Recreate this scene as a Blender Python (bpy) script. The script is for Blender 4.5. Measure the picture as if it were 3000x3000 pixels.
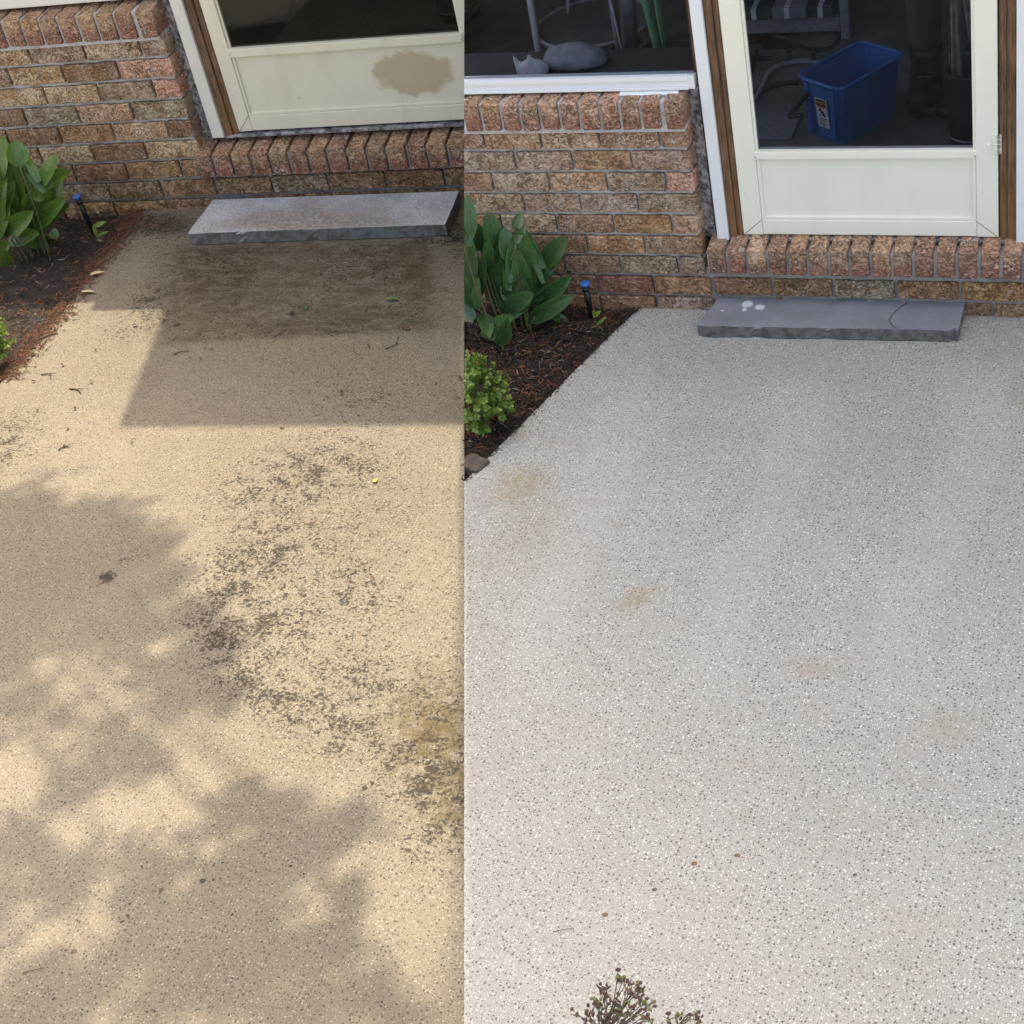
import bpy, bmesh, math, random
from mathutils import Vector, Matrix, noise
random.seed(7)
R_ = random.Random(11)

# ------------------------------------------------------------------ camera
F = 5000.0                      # focal length in pixels of the 3000 px photograph
H = 3.0                         # camera height
MR = Matrix(((0.9307978918, 0.3181334663, -0.1800177275),
             (0.0686362772, -0.6358303383, -0.7687709947),
             (-0.3590325139, 0.7032146745, -0.6136650353)))   # world -> camera (x right, y down, z forward)
YAW = 0.0755010473              # the left wing is turned by this angle against the right wing
RZ = Matrix.Rotation(YAW, 3, 'Z')
ML = MR @ RZ
CAM = Vector((0, 0, H))

scene = bpy.context.scene
for o in list(bpy.data.objects):
    bpy.data.objects.remove(o)
C = scene.collection
cd = bpy.data.cameras.new('camera'); cam = bpy.data.objects.new('camera', cd); C.objects.link(cam)
rt, dn, fw = MR[0], MR[1], MR[2]
rot = Matrix(((rt[0], -dn[0], -fw[0]), (rt[1], -dn[1], -fw[1]), (rt[2], -dn[2], -fw[2])))
cam.matrix_world = Matrix.Translation(CAM) @ rot.to_4x4()
cd.sensor_width = 36; cd.lens = F / 3000 * 36; cd.clip_start = 0.05; cd.clip_end = 3000
scene.camera = cam
scene.render.resolution_x = 1024; scene.render.resolution_y = 1024

# ------------------------------------------------------------------ light
NCUT = (MR.transposed() @ Vector((1, 0, 0.028))).normalized()   # plane of the joint between the two patios
ELEV = math.radians(70)
def solve_az():
    best, ba = 9, 0
    for i in range(4001):
        a = -1.5 + 3.0 * i / 4000
        v = abs(NCUT.dot(Vector((math.cos(ELEV) * math.sin(a), math.cos(ELEV) * math.cos(a), math.sin(ELEV)))))
        if v < best: best, ba = v, a
    return ba
AZ = solve_az()
SUN = Vector((math.cos(ELEV) * math.sin(AZ), math.cos(ELEV) * math.cos(AZ), math.sin(ELEV)))
world = bpy.data.worlds.new('World'); scene.world = world; world.use_nodes = True
wt = world.node_tree; bg = wt.nodes['Background']
sky = wt.nodes.new('ShaderNodeTexSky'); sky.sky_type = 'NISHITA'; sky.sun_disc = False
sky.sun_elevation = ELEV; sky.sun_rotation = AZ; sky.air_density = 1.0; sky.dust_density = 6.0; sky.ozone_density = 0.4
wt.links.new(sky.outputs[0], bg.inputs[0]); bg.inputs[1].default_value = 0.15
sl = bpy.data.lights.new('sun', 'SUN'); sl.energy = 2.0; sl.angle = math.radians(0.53); sl.color = (1.0, 0.93, 0.80)
so = bpy.data.objects.new('sun', sl); C.objects.link(so)
so.rotation_euler = SUN.to_track_quat('Z', 'Y').to_euler(); so.location = SUN * 30
vs = scene.view_settings
vs.view_transform = 'Standard'; vs.look = 'None'; vs.exposure = 1.80; vs.gamma = 1; vs.use_curve_mapping = False
vs.use_white_balance = True; vs.white_balance_temperature = 7300; vs.white_balance_tint = 10   # camera balanced for open shade

# ------------------------------------------------------------------ pixel -> place
def pray(x, y, M): return M.transposed() @ Vector((x - 1500, y - 1500, F))
def G(x, y, z=0.0, M=MR):
    d = pray(x, y, M); return CAM + d * ((z - H) / d.z)
def W(x, y, Y, M=MR):
    d = pray(x, y, M); return CAM + d * (Y / d.y)
def proj(p, M=MR):
    c = M @ (Vector(p) - CAM); return 1500 + F * c.x / c.z, 1500 + F * c.y / c.z
YR = G(1873, 902).y
YL = G(560, 610, 0, ML).y

# ------------------------------------------------------------------ helpers
def link(o, parent=None):
    C.objects.link(o)
    if parent: o.parent = parent
    return o
def tag(o, label=None, cat=None, group=None, kind=None):
    if label: o['label'] = label
    if cat: o['category'] = cat
    if group: o['group'] = group
    if kind: o['kind'] = kind
    return o
def mesh_from(bm, name, mat, smooth=False):
    me = bpy.data.meshes.new(name); bm.to_mesh(me); bm.free()
    if mat: me.materials.append(mat)
    if smooth:
        for p in me.polygons: p.use_smooth = True
    return me
def obj(name, bm, mat, parent=None, smooth=False, loc=None):
    o = bpy.data.objects.new(name, mesh_from(bm, name, mat, smooth) if isinstance(bm, bmesh.types.BMesh) else bm)
    link(o, parent)
    if loc is not None: o.location = loc
    return o
def empty(name, loc, rz=0):
    o = bpy.data.objects.new(name, None); link(o); o.location = loc; o.rotation_euler.z = rz
    o.empty_display_size = 0.1; return o
def bm_box(bm, x0, x1, y0, y1, z0, z1, bevel=0.0, off=Vector((0, 0, 0))):
    vs_ = [bm.verts.new(Vector((x, y, z)) - off) for z in (z0, z1) for y in (y0, y1) for x in (x0, x1)]
    fs = [bm.faces.new([vs_[i] for i in q]) for q in ((0, 2, 3, 1), (4, 5, 7, 6), (0, 1, 5, 4), (2, 6, 7, 3), (0, 4, 6, 2), (1, 3, 7, 5))]
    if bevel:
        es = set(e for f in fs for e in f.edges)
        bmesh.ops.bevel(bm, geom=list(es), offset=bevel, segments=2, affect='EDGES', profile=0.6)
    return vs_
def bm_tube(bm, pts, rad, seg=8, caps=True):
    pts = [Vector(p) for p in pts]; n = len(pts)
    rads = rad if isinstance(rad, (list, tuple)) else [rad] * n
    rings = []; up = Vector((0, 0, 1)); prev = None
    for i, p in enumerate(pts):
        t = (pts[min(i + 1, n - 1)] - pts[max(i - 1, 0)]).normalized()
        if prev is None:
            a = t.cross(up if abs(t.z) < 0.95 else Vector((1, 0, 0))).normalized()
        else:
            a = (prev - t * prev.dot(t)).normalized()
        prev = a; b = t.cross(a)
        rings.append([bm.verts.new(p + (a * math.cos(2 * math.pi * k / seg) + b * math.sin(2 * math.pi * k / seg)) * rads[i]) for k in range(seg)])
    for i in range(n - 1):
        for k in range(seg):
            bm.faces.new([rings[i][k], rings[i][(k + 1) % seg], rings[i + 1][(k + 1) % seg], rings[i + 1][k]])
    if caps:
        bm.faces.new(rings[0][::-1]); bm.faces.new(rings[-1])
def bm_lathe(bm, prof, cx, cy, seg=24):
    rings = []
    for r, z in prof:
        rings.append([bm.verts.new((cx + r * math.cos(2 * math.pi * k / seg), cy + r * math.sin(2 * math.pi * k / seg), z)) for k in range(seg)])
    for i in range(len(rings) - 1):
        for k in range(seg):
            bm.faces.new([rings[i][k], rings[i][(k + 1) % seg], rings[i + 1][(k + 1) % seg], rings[i + 1][k]])
    return rings
def smooth_curve(pts, sub=8):
    pts = [Vector(p) for p in pts]; out = []
    for i in range(len(pts) - 1):
        p0, p1, p2, p3 = pts[max(i - 1, 0)], pts[i], pts[i + 1], pts[min(i + 2, len(pts) - 1)]
        for k in range(sub):
            t = k / sub
            out.append(0.5 * ((2 * p1) + (p2 - p0) * t + (2 * p0 - 5 * p1 + 4 * p2 - p3) * t * t + (3 * p1 - p0 - 3 * p2 + p3) * t ** 3))
    out.append(pts[-1]); return out

# ------------------------------------------------------------------ material helper
class NT:
    def __init__(s, name):
        s.m = bpy.data.materials.new(name); s.m.use_nodes = True; s.t = s.m.node_tree
        s.b = s.t.nodes['Principled BSDF']; s.out = s.t.nodes['Material Output']
    def n(s, typ, ins=None, **props):
        x = s.t.nodes.new('ShaderNode' + typ)
        for k, v in props.items(): setattr(x, k, v)
        for k, v in (ins or {}).items(): s.put(x.inputs[k], v)
        return x
    def put(s, sock, v):
        if isinstance(v, bpy.types.NodeSocket): s.t.links.new(v, sock)
        elif isinstance(v, bpy.types.Node): s.t.links.new(v.outputs[0], sock)
        else:
            if sock.type == 'RGBA' and len(v) == 3: v = (*v, 1)
            sock.default_value = v
    def math(s, op, a, b=None, c=None, clamp=False):
        x = s.n('Math', operation=op, use_clamp=clamp)
        s.put(x.inputs[0], a)
        if b is not None: s.put(x.inputs[1], b)
        if c is not None: s.put(x.inputs[2], c)
        return x.outputs[0]
    def ramp(s, v, lo, hi, a=0.0, b=1.0):
        x = s.n('MapRange', interpolation_type='SMOOTHSTEP'); s.put(x.inputs[0], v)
        s.put(x.inputs[1], lo); s.put(x.inputs[2], hi); s.put(x.inputs[3], a); s.put(x.inputs[4], b)
        return x.outputs[0]
    def mix(s, f, a, b, mode='MIX'):
        x = s.n('Mix', data_type='RGBA', blend_type=mode); x.clamp_factor = True
        s.put(x.inputs[0], f); s.put(x.inputs[6], a); s.put(x.inputs[7], b); return x.outputs[2]
    def noise(s, vec, scale, detail=3, rough=0.55, dist=0.0):
        x = s.n('TexNoise', {'Vector': vec, 'Scale': scale, 'Detail': detail, 'Roughness': rough, 'Distortion': dist}); return x.outputs[0]
    def coords(s, kind='Object', scale=None, loc=None):
        v = s.n('TexCoord').outputs[kind]
        if scale or loc is not None:
            mp = s.n('Mapping', {'Vector': v})
            if scale: mp.inputs['Scale'].default_value = scale
            if loc is not None: s.put(mp.inputs['Location'], loc)
            v = mp.outputs[0]
        return v
    def bump(s, h, strength=0.3, dist=0.01):
        x = s.n('Bump', {'Height': h, 'Strength': strength, 'Distance': dist}); s.put(s.b.inputs['Normal'], x.outputs[0])
    def set(s, **k):
        for a, v in k.items(): s.put(s.b.inputs[a.replace('_', ' ')], v)
        return s.m

def simple(name, col, rough=0.6, var=0.15, scale=30, bump=0.0, metallic=0.0, spec=None):
    t = NT(name); v = t.coords()
    nz = t.noise(v, scale, 4)
    c = t.mix(t.ramp(nz, 0.3, 0.7), tuple(x * (1 - var) for x in col), tuple(min(1, x * (1 + var)) for x in col))
    t.set(Base_Color=c, Roughness=rough, Metallic=metallic)
    if spec is not None: t.b.inputs['Specular IOR Level'].default_value = spec
    if bump: t.bump(nz, bump, 0.004)
    return t.m

def brick_mat(name, grime, gain, sill=False):
    t = NT(name)
    info = t.n('ObjectInfo')
    off = t.n('CombineXYZ', {0: t.math('MULTIPLY', info.outputs['Random'], 37.0), 1: t.math('MULTIPLY', info.outputs['Random'], 11.0), 2: t.math('MULTIPLY', info.outputs['Random'], 53.0)})
    v = t.n('VectorMath', {0: t.coords(), 1: off.outputs[0]}, operation='ADD').outputs[0]
    base = t.mix(1.0, info.outputs['Color'], gain, 'MULTIPLY')
    big = t.noise(v, 16, 2)
    c = t.mix(t.ramp(big, 0.35, 0.68), base, t.mix(1.0, base, (0.74, 0.62, 0.52), 'MULTIPLY'))
    if sill:                             # rowlock bricks: golden skin above, red body below
        zl = t.n('SeparateXYZ', {0: t.coords()}).outputs[2]
        tt_ = t.ramp(t.math('ADD', zl, t.math('MULTIPLY', t.math('SUBTRACT', t.noise(v, 40, 3), 0.5), 0.09)), 0.022, -0.024)
        c = t.mix(t.math('MULTIPLY', tt_, 0.75), t.mix(0.4, c, (0.56, 0.40, 0.26)), (0.33, 0.135, 0.095))
    # rolled bark texture: ridges, creases and pits
    rn = t.noise(t.n('Mapping', {'Vector': v, 'Rotation': (0.0, 0.7, 0.4), 'Scale': (1.0, 1.0, 2.2)}).outputs[0], 21, 3, 0.55, 1.6)
    wv = t.math('ABSOLUTE', t.math('SUBTRACT', rn, 0.5))
    crease = t.math('MULTIPLY', t.ramp(wv, 0.035, 0.0), t.ramp(t.noise(v, 18, 2), 0.36, 0.60))
    ridge = t.math('MULTIPLY', t.ramp(wv, 0.06, 0.16), t.ramp(t.noise(v, 40, 3), 0.42, 0.62))
    c = t.mix(t.math('MULTIPLY', ridge, 0.75), c, t.mix(0.55, t.mix(1.0, c, (1.5, 1.5, 1.5), 'MULTIPLY'), (0.50, 0.40, 0.29)))
    c = t.mix(t.math('MULTIPLY', crease, 0.85), c, (0.055, 0.034, 0.022))
    pit = t.noise(v, 110, 4, 0.65, 0.4)
    pits = t.math('MULTIPLY', t.ramp(pit, 0.50, 0.62), t.ramp(t.noise(v, 12, 2), 0.30, 0.62, 0.35, 1.0))
    c = t.mix(t.math('MULTIPLY', pits, 0.66 if grime > .7 else 0.55), c, (0.070, 0.043, 0.026))
    lump = t.noise(v, 33, 3, 0.6, 0.8)
    c = t.mix(t.ramp(lump, 0.52, 0.66, 0, 0.4), c, t.mix(1.0, c, (0.50, 0.42, 0.36), 'MULTIPLY'))
    fl = t.math('MULTIPLY', t.ramp(t.noise(v, 150, 3, 0.6, 0.5), 0.56, 0.64), t.ramp(t.noise(v, 15, 1), 0.57, 0.66))
    c = t.mix(fl, c, (0.66, 0.62, 0.56))
    # lower courses collect splashed soil
    z = t.n('SeparateXYZ', {0: t.n('NewGeometry').outputs['Position']}).outputs[2]
    soil = t.math('MULTIPLY', t.ramp(z, 0.34, 0.02), t.ramp(t.noise(v, 45, 4), 0.40, 0.66))
    c = t.mix(t.math('MULTIPLY', soil, grime), c, (0.13, 0.072, 0.028))
    t.set(Base_Color=c, Roughness=0.9)
    h = t.math('ADD', t.math('MULTIPLY', wv, 2.5), t.math('SUBTRACT', t.math('MULTIPLY', t.noise(v, 60, 4), 1.0), t.math('MULTIPLY', pits, 0.8)))
    t.bump(h, 1.0, 0.008)
    return t.m
M_brick_l = brick_mat('brick_left', 0.85, (1.72, 1.62, 1.45))
M_sill_l = brick_mat('sill_brick_left', 0.85, (1.7, 1.5, 1.3), True)
M_brick_r = brick_mat('brick_right', 0.55, (1.65, 1.58, 1.52))
M_sill_r = brick_mat('sill_brick_right', 0.35, (1.6, 1.48, 1.4), True)

def mortar_mat():
    t = NT('mortar'); v = t.coords()
    nz = t.noise(v, 60, 5, 0.7)
    c = t.mix(t.ramp(nz, 0.3, 0.7), (0.36, 0.355, 0.355), (0.56, 0.555, 0.55))
    c = t.mix(t.ramp(t.noise(v, 7, 3), 0.50, 0.70, 0, 0.5), c, (0.22, 0.19, 0.155))
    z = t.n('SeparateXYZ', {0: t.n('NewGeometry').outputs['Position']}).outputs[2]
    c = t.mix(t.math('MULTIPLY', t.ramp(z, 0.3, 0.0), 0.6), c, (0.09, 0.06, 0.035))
    t.set(Base_Color=c, Roughness=0.95); t.bump(nz, 0.7, 0.006); return t.m
M_mortar = mortar_mat()
M_joint = simple('rough_mortar', (0.22, 0.21, 0.21), 0.95, 0.75, 45, 0.9)

def paint_mat(name, col, dirt, dirtcol):
    t = NT(name); v = t.coords()
    s = t.noise(t.coords(scale=(1, 1, 0.25)), 9, 4, 0.6)
    c = t.mix(t.math('MULTIPLY', t.ramp(s, 0.42, 0.75), dirt), col, dirtcol)
    sp = t.noise(v, 85, 2)
    c = t.mix(t.math('MULTIPLY', t.ramp(sp, 0.70, 0.76), dirt), c, (0.22, 0.19, 0.13))
    t.set(Base_Color=c, Roughness=t.ramp(s, 0.3, 0.7, 0.32, 0.5))
    t.bump(t.noise(v, 240, 2), 0.06, 0.002); return t
M_white_r = paint_mat('white_paint_right', (0.77, 0.765, 0.645), 0.22, (0.55, 0.57, 0.48)).m
M_trim_r = paint_mat('white_trim_right', (0.72, 0.745, 0.745), 0.25, (0.56, 0.60, 0.62)).m
M_white_l = paint_mat('white_paint_left', (0.66, 0.62, 0.48), 0.35, (0.46, 0.41, 0.28)).m
M_trim_l = paint_mat('white_trim_left', (0.64, 0.62, 0.54), 0.35, (0.45, 0.42, 0.33)).m
def panel_left():
    t = paint_mat('door_panel_left', (0.66, 0.62, 0.48), 0.4, (0.52, 0.47, 0.33))
    old = t.b.inputs['Base Color'].links[0].from_socket
    v = t.coords()                       # panel-local metres; the old water stain right of the middle
    wob = t.noise(v, 14, 3)
    sp = t.n('SeparateXYZ', {0: v})
    dx = t.math('DIVIDE', t.math('SUBTRACT', sp.outputs[0], PSTAIN[0]), 0.150)
    dz = t.math('DIVIDE', t.math('SUBTRACT', sp.outputs[2], PSTAIN[1]), 0.085)
    r = t.math('ADD', t.math('SQRT', t.math('ADD', t.math('MULTIPLY', dx, dx), t.math('MULTIPLY', dz, dz))), t.math('MULTIPLY', t.math('SUBTRACT', wob, 0.5), 0.9))
    m = t.math('MULTIPLY', t.ramp(r, 1.12, 0.86), 0.8)
    c = t.mix(m, old, (0.40, 0.335, 0.19))
    spots = t.noise(t.coords(loc=(3, 1, 0)), 34, 1)
    c = t.mix(t.math('MULTIPLY', t.ramp(spots, 0.73, 0.79), 0.5), c, (0.30, 0.26, 0.17))
    t.put(t.b.inputs['Base Color'], c); return t.m

def wood_mat():
    t = NT('weathered_wood'); v = t.coords(scale=(1, 1, 0.06))
    g = t.noise(v, 150, 5, 0.65, 0.3); g2 = t.noise(t.coords(scale=(1, 1, 0.15)), 28, 3)
    c = t.mix(t.ramp(g, 0.32, 0.66), (0.045, 0.024, 0.013), (0.20, 0.11, 0.055))
    z = t.n('SeparateXYZ', {0: t.n('NewGeometry').outputs['Position']}).outputs[2]
    c = t.mix(t.math('MULTIPLY', t.ramp(z, 0.55, 0.2), t.ramp(g2, 0.35, 0.6)), c, (0.26, 0.12, 0.032))
    t.set(Base_Color=c, Roughness=0.75); t.bump(g, 0.5, 0.003); return t.m
M_wood = wood_mat()

def glass_mat(name, tint, gloss):
    t = NT(name)
    tr = t.n('BsdfTransparent', {'Color': tint}); gl = t.n('BsdfGlossy', {'Color': (1, 1, 1), 'Roughness': 0.02})
    fr = t.n('Fresnel', {'IOR': 1.33})
    mx = t.n('MixShader', {0: t.math('MULTIPLY', fr.outputs[0], gloss), 1: tr.outputs[0], 2: gl.outputs[0]})
    t.t.links.new(mx.outputs[0], t.out.inputs[0]); return t.m
M_glass_r = glass_mat('glass_right', (0.74, 0.77, 0.82), 0.5)
M_glass_l = glass_mat('screen_left', (0.66, 0.64, 0.60), 0.4)

def patio_mat(name, left):
    t = NT(name); v = t.coords()
    def chips(scale, off, r, th):
        vo = t.n('TexVoronoi', {'Vector': t.coords(loc=(off, off * 0.7, 0)), 'Scale': scale, 'Randomness': 1.0}, voronoi_dimensions='2D')
        rnd = t.n('SeparateColor', {0: vo.outputs['Color']})
        rad = t.math('MULTIPLY_ADD', rnd.outputs[1], r * 0.75, r * 0.5)
        m = t.ramp(t.math('SUBTRACT', vo.outputs['Distance'], rad), 0.05, -0.05)
        return t.math('MULTIPLY', m, t.ramp(rnd.outputs[0], th, th + 0.02))
    big = t.noise(v, 1.7, 3); mid = t.noise(v, 9, 4, 0.6); fine = t.noise(v, 420, 3, 0.7)
    if left:
        c = t.mix(t.ramp(big, 0.3, 0.7), (0.158, 0.135, 0.094), (0.188, 0.163, 0.118))
        c = t.mix(t.ramp(mid, 0.35, 0.7, 0, 0.45), c, (0.150, 0.132, 0.100))
        cw, cdk = (0.34, 0.305, 0.245), (0.036, 0.033, 0.025)
    else:
        c = t.mix(t.ramp(big, 0.3, 0.7), (0.305, 0.306, 0.282), (0.342, 0.343, 0.316))
        c = t.mix(t.ramp(mid, 0.35, 0.7, 0, 0.5), c, (0.322, 0.315, 0.284))
        cw, cdk = (0.70, 0.70, 0.665), (0.075, 0.072, 0.066)
    c = t.mix(t.ramp(fine, 0.35, 0.72, 0, 0.4), c, t.mix(1.0, c, (0.72, 0.70, 0.68), 'MULTIPLY'))
    # flake chips thrown into the coating
    wA = chips(96, 3.1, 0.20, 0.62); wB = chips(190, 8.3, 0.24, 0.66)
    dA = chips(88, 5.7, 0.21, 0.52); dB = chips(185, 1.9, 0.25, 0.58)
    c = t.mix(t.math('MULTIPLY', wA, 0.75 if left else 0.62), c, cw); c = t.mix(t.math('MULTIPLY', wB, 0.55), c, cw)
    c = t.mix(t.math('MULTIPLY', dA, 0.85), c, cdk); c = t.mix(t.math('MULTIPLY', dB, 0.6), c, cdk)
    if left:
        dirt = t.n('Attribute', attribute_name='dirt').outputs['Fac']; smear = t.n('Attribute', attribute_name='smear').outputs['Fac']
        moss = t.n('Attribute', attribute_name='moss').outputs['Fac']
        sv = t.coords(scale=(1.0, 1.15, 1))
        f1 = t.noise(sv, 88, 7, 0.74, 0.5); f2 = t.noise(sv, 24, 3, 0.6, 0.5)
        fl = t.math('ADD', t.math('MULTIPLY', f1, 0.9), t.math('MULTIPLY', f2, 0.1))
        clump = t.ramp(t.noise(t.coords(scale=(1, 1.1, 1)), 15, 5, 0.7, 0.6), 0.32, 0.68, 0.2, 1.25)
        m = t.ramp(t.math('ADD', fl, t.math('MULTIPLY', t.math('MULTIPLY', dirt, clump), 0.165)), 0.575, 0.665)
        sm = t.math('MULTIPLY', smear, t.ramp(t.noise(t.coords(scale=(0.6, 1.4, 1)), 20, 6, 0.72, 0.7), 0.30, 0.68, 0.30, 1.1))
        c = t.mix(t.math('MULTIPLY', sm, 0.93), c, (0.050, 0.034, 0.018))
        c = t.mix(t.math('MULTIPLY', moss, t.ramp(f2, 0.3, 0.65)), c, (0.072, 0.050, 0.014))
        c = t.mix(t.math('MULTIPLY', m, 0.95), c, t.mix(t.ramp(f2, 0.35, 0.6), (0.006, 0.0045, 0.002), (0.021, 0.0145, 0.007)))
    else:
        st = t.n('Attribute', attribute_name='stain').outputs['Fac']
        n1 = t.noise(v, 45, 5, 0.65, 0.4)
        c = t.mix(t.math('MULTIPLY', st, t.ramp(n1, 0.30, 0.62)), c, (0.235, 0.195, 0.12))
        n2 = t.noise(t.coords(scale=(1, 2.2, 1)), 5, 4, 0.6)
        c = t.mix(t.ramp(n2, 0.50, 0.75, 0, 0.42), c, (0.30, 0.275, 0.24))
        ring = t.n('Attribute', attribute_name='wash').outputs['Fac']
        c = t.mix(t.math('MULTIPLY', ring, 0.4), c, (0.46, 0.465, 0.445))
    t.set(Base_Color=c, Roughness=0.62 if left else 0.55)
    t.b.inputs['Specular IOR Level'].default_value = 0.3
    t.bump(t.math('ADD', fine, t.math('MULTIPLY', wA, 0.4)), 0.22, 0.002)
    return t.m
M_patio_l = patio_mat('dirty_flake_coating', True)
M_patio_r = patio_mat('clean_flake_coating', False)

def concrete_mat(name, cols, stain):
    t = NT(name); v = t.coords()
    n1 = t.noise(v, 7, 4, 0.6, 0.4); n2 = t.noise(v, 130, 4, 0.7); n3 = t.noise(t.coords(loc=(5, 2, 0)), 3.5, 3)
    c = t.mix(t.ramp(n1, 0.3, 0.7), cols[0], cols[1])
    c = t.mix(t.math('MULTIPLY', t.ramp(n2, 0.48, 0.68), 0.8 if stain else 0.25), c, cols[2])
    if stain:
        a = t.n('SeparateXYZ', {0: v})
        r = t.math('ADD', t.math('ABSOLUTE', t.math('DIVIDE', t.math('SUBTRACT', a.outputs[0], 0.46), 0.30)), t.math('ABSOLUTE', t.math('DIVIDE', t.math('SUBTRACT', a.outputs[1], 0.10), 0.13)))
        mm = t.ramp(t.math('ADD', r, t.math('MULTIPLY', t.math('SUBTRACT', n3, 0.5), 1.6)), 1.7, 0.6)
        c = t.mix(t.math('MULTIPLY', mm, t.ramp(t.noise(v, 60, 5, 0.7), 0.35, 0.6, 0.35, 0.95)), c, (0.20, 0.155, 0.115))
    else:
        for (sx, sy, sr) in SPLASH:
            a = t.n('VectorMath', {0: v, 1: (sx, sy, STEP_T)}, operation='DISTANCE').outputs['Value']
            m = t.ramp(t.math('ADD', a, t.math('MULTIPLY', t.math('SUBTRACT', t.noise(v, 60, 2), 0.5), 0.02)), sr, sr * 0.7)
            c = t.mix(t.math('MULTIPLY', m, 0.8), c, (0.60, 0.62, 0.64))
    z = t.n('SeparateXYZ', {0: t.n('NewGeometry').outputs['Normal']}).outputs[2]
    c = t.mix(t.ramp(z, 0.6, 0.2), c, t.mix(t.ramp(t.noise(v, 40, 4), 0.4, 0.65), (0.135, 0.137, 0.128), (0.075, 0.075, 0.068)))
    t.set(Base_Color=c, Roughness=0.8); t.bump(t.math('ADD', n2, n1), 0.3, 0.003); return t.m

def leaf_mat(name, c0, c1, edge=None, trans=0.25):
    t = NT(name); info = t.n('ObjectInfo'); v = t.coords()
    at = t.n('Attribute', attribute_name='tint').outputs['Fac']
    f = t.math('ADD', t.math('MULTIPLY', info.outputs['Random'], 0.5), t.math('MULTIPLY', at, 0.8))
    c = t.mix(f, c0, c1)
    c = t.mix(t.ramp(t.noise(v, 90, 3), 0.4, 0.7, 0, 0.35), c, tuple(x * 0.55 for x in c0))
    vn = t.noise(t.coords(scale=(1, .03, .3)), 330, 2)
    c = t.mix(t.ramp(vn, 0.45, 0.62, 0, 0.45), c, t.mix(1.0, c, (1.7, 1.6, 1.5), 'MULTIPLY'))
    t.set(Base_Color=c, Roughness=t.ramp(vn, 0.3, 0.7, 0.24, 0.42))
    tl = t.n('BsdfTranslucent', {'Color': c}); ms = t.n('MixShader', {0: trans, 1: t.b.outputs[0], 2: tl.outputs[0]})
    t.t.links.new(ms.outputs[0], t.out.inputs[0]); return t.m
M_leaf_r = leaf_mat('broad_leaf', (0.014, 0.045, 0.016), (0.060, 0.130, 0.042), trans=0.15)
M_leaf_l = leaf_mat('broad_leaf_left', (0.016, 0.046, 0.010), (0.085, 0.160, 0.026), trans=0.15)
M_box = leaf_mat('box_leaf', (0.045, 0.105, 0.012), (0.20, 0.30, 0.055))
M_tree = leaf_mat('tree_leaf', (0.03, 0.07, 0.015), (0.08, 0.13, 0.03))
M_seed = leaf_mat('seedling_leaf', (0.12, 0.20, 0.03), (0.22, 0.32, 0.06))
M_stem = simple('stem', (0.085, 0.095, 0.035), 0.7)
M_bark = simple('bark', (0.10, 0.07, 0.05), 0.9, 0.3, 20, 0.6)
def attr_mat(name, rough=0.9, attr='col'):
    t = NT(name); a = t.n('Attribute', attribute_name=attr).outputs['Color']
    nz = t.noise(t.coords(), 120, 3)
    t.set(Base_Color=t.mix(t.ramp(nz, 0.35, 0.7, 0, 0.6), a, t.mix(1.0, a, (0.4, 0.4, 0.4), 'MULTIPLY')), Roughness=rough); return t.m
M_mulch = attr_mat('mulch')
M_soil = simple('soil', (0.022, 0.016, 0.012), 0.95, 0.4, 60, 0.8)
M_bounce_ground = simple('bounce_ground', (0.42, 0.40, 0.37), 0.9, 0.12, 3, 0.2)  # pale tone added to bounce sunlight up onto the house walls
M_black = simple('black_plastic', (0.012, 0.012, 0.013), 0.4)
M_blue = simple('blue_cap', (0.03, 0.13, 0.42), 0.4)
M_siding = simple('siding', (0.55, 0.53, 0.48), 0.7, 0.08, 6)
M_roof = simple('roof_shingle', (0.07, 0.065, 0.06), 0.95, 0.3, 40, 0.4)
M_twig = simple('twig', (0.055, 0.036, 0.022), 0.9, 0.3, 60)
M_steel = simple('zinc', (0.35, 0.35, 0.35), 0.45, 0.15, 60, 0, 0.8)

# ------------------------------------------------------------------ cutting at the joint plane
def cut(o, side, eps=None):
    """trim a mesh object where it reaches the joint between the two patios; side -1 keeps the left, +1 the right"""
    up = side > 0 and o.name.split('.')[0] in ('unseen_upper_wall', 'unseen_eave')    # their shadow edge is soft: let them lean a little past the joint
    nn = (NCUT + Vector((0, 0, .0022))).normalized() if up else NCUT
    mw = o.matrix_world; inv = mw.inverted()
    n_l = (mw.to_3x3().transposed() @ nn)
    p_l = inv @ (Vector((J0.x, J0.y, 0)) if up else CAM)
    n_l.normalize()
    ds = [side * (v.co - p_l).dot(n_l) for v in o.data.vertices]
    if not ds or min(ds) >= -1e-5: return True
    if max(ds) <= 1e-5: return False
    if o.data.users > 1: o.data = o.data.copy()
    bm = bmesh.new(); bm.from_mesh(o.data)
    closed = all(e.is_manifold for e in bm.edges)
    r = bmesh.ops.bisect_plane(bm, geom=bm.verts[:] + bm.edges[:] + bm.faces[:], plane_co=p_l, plane_no=n_l, clear_inner=side > 0, clear_outer=side < 0)
    if closed:
        es = [e for e in r['geom_cut'] if isinstance(e, bmesh.types.BMEdge)]
        try: bmesh.ops.holes_fill(bm, edges=es, sides=0)
        except Exception: pass
    bm.to_mesh(o.data); bm.free(); return True
CUT_L, CUT_R = [], []

# ================================================================== SETTING
# ground sheet
bm = bmesh.new(); S = 900
for x, y in ((-S, -S), (S, -S), (S, S), (-S, S)): bm.verts.new((x, y, -0.12))
bm.faces.new(bm.verts); tag(obj('ground', bm, M_bounce_ground), kind='structure')

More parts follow.
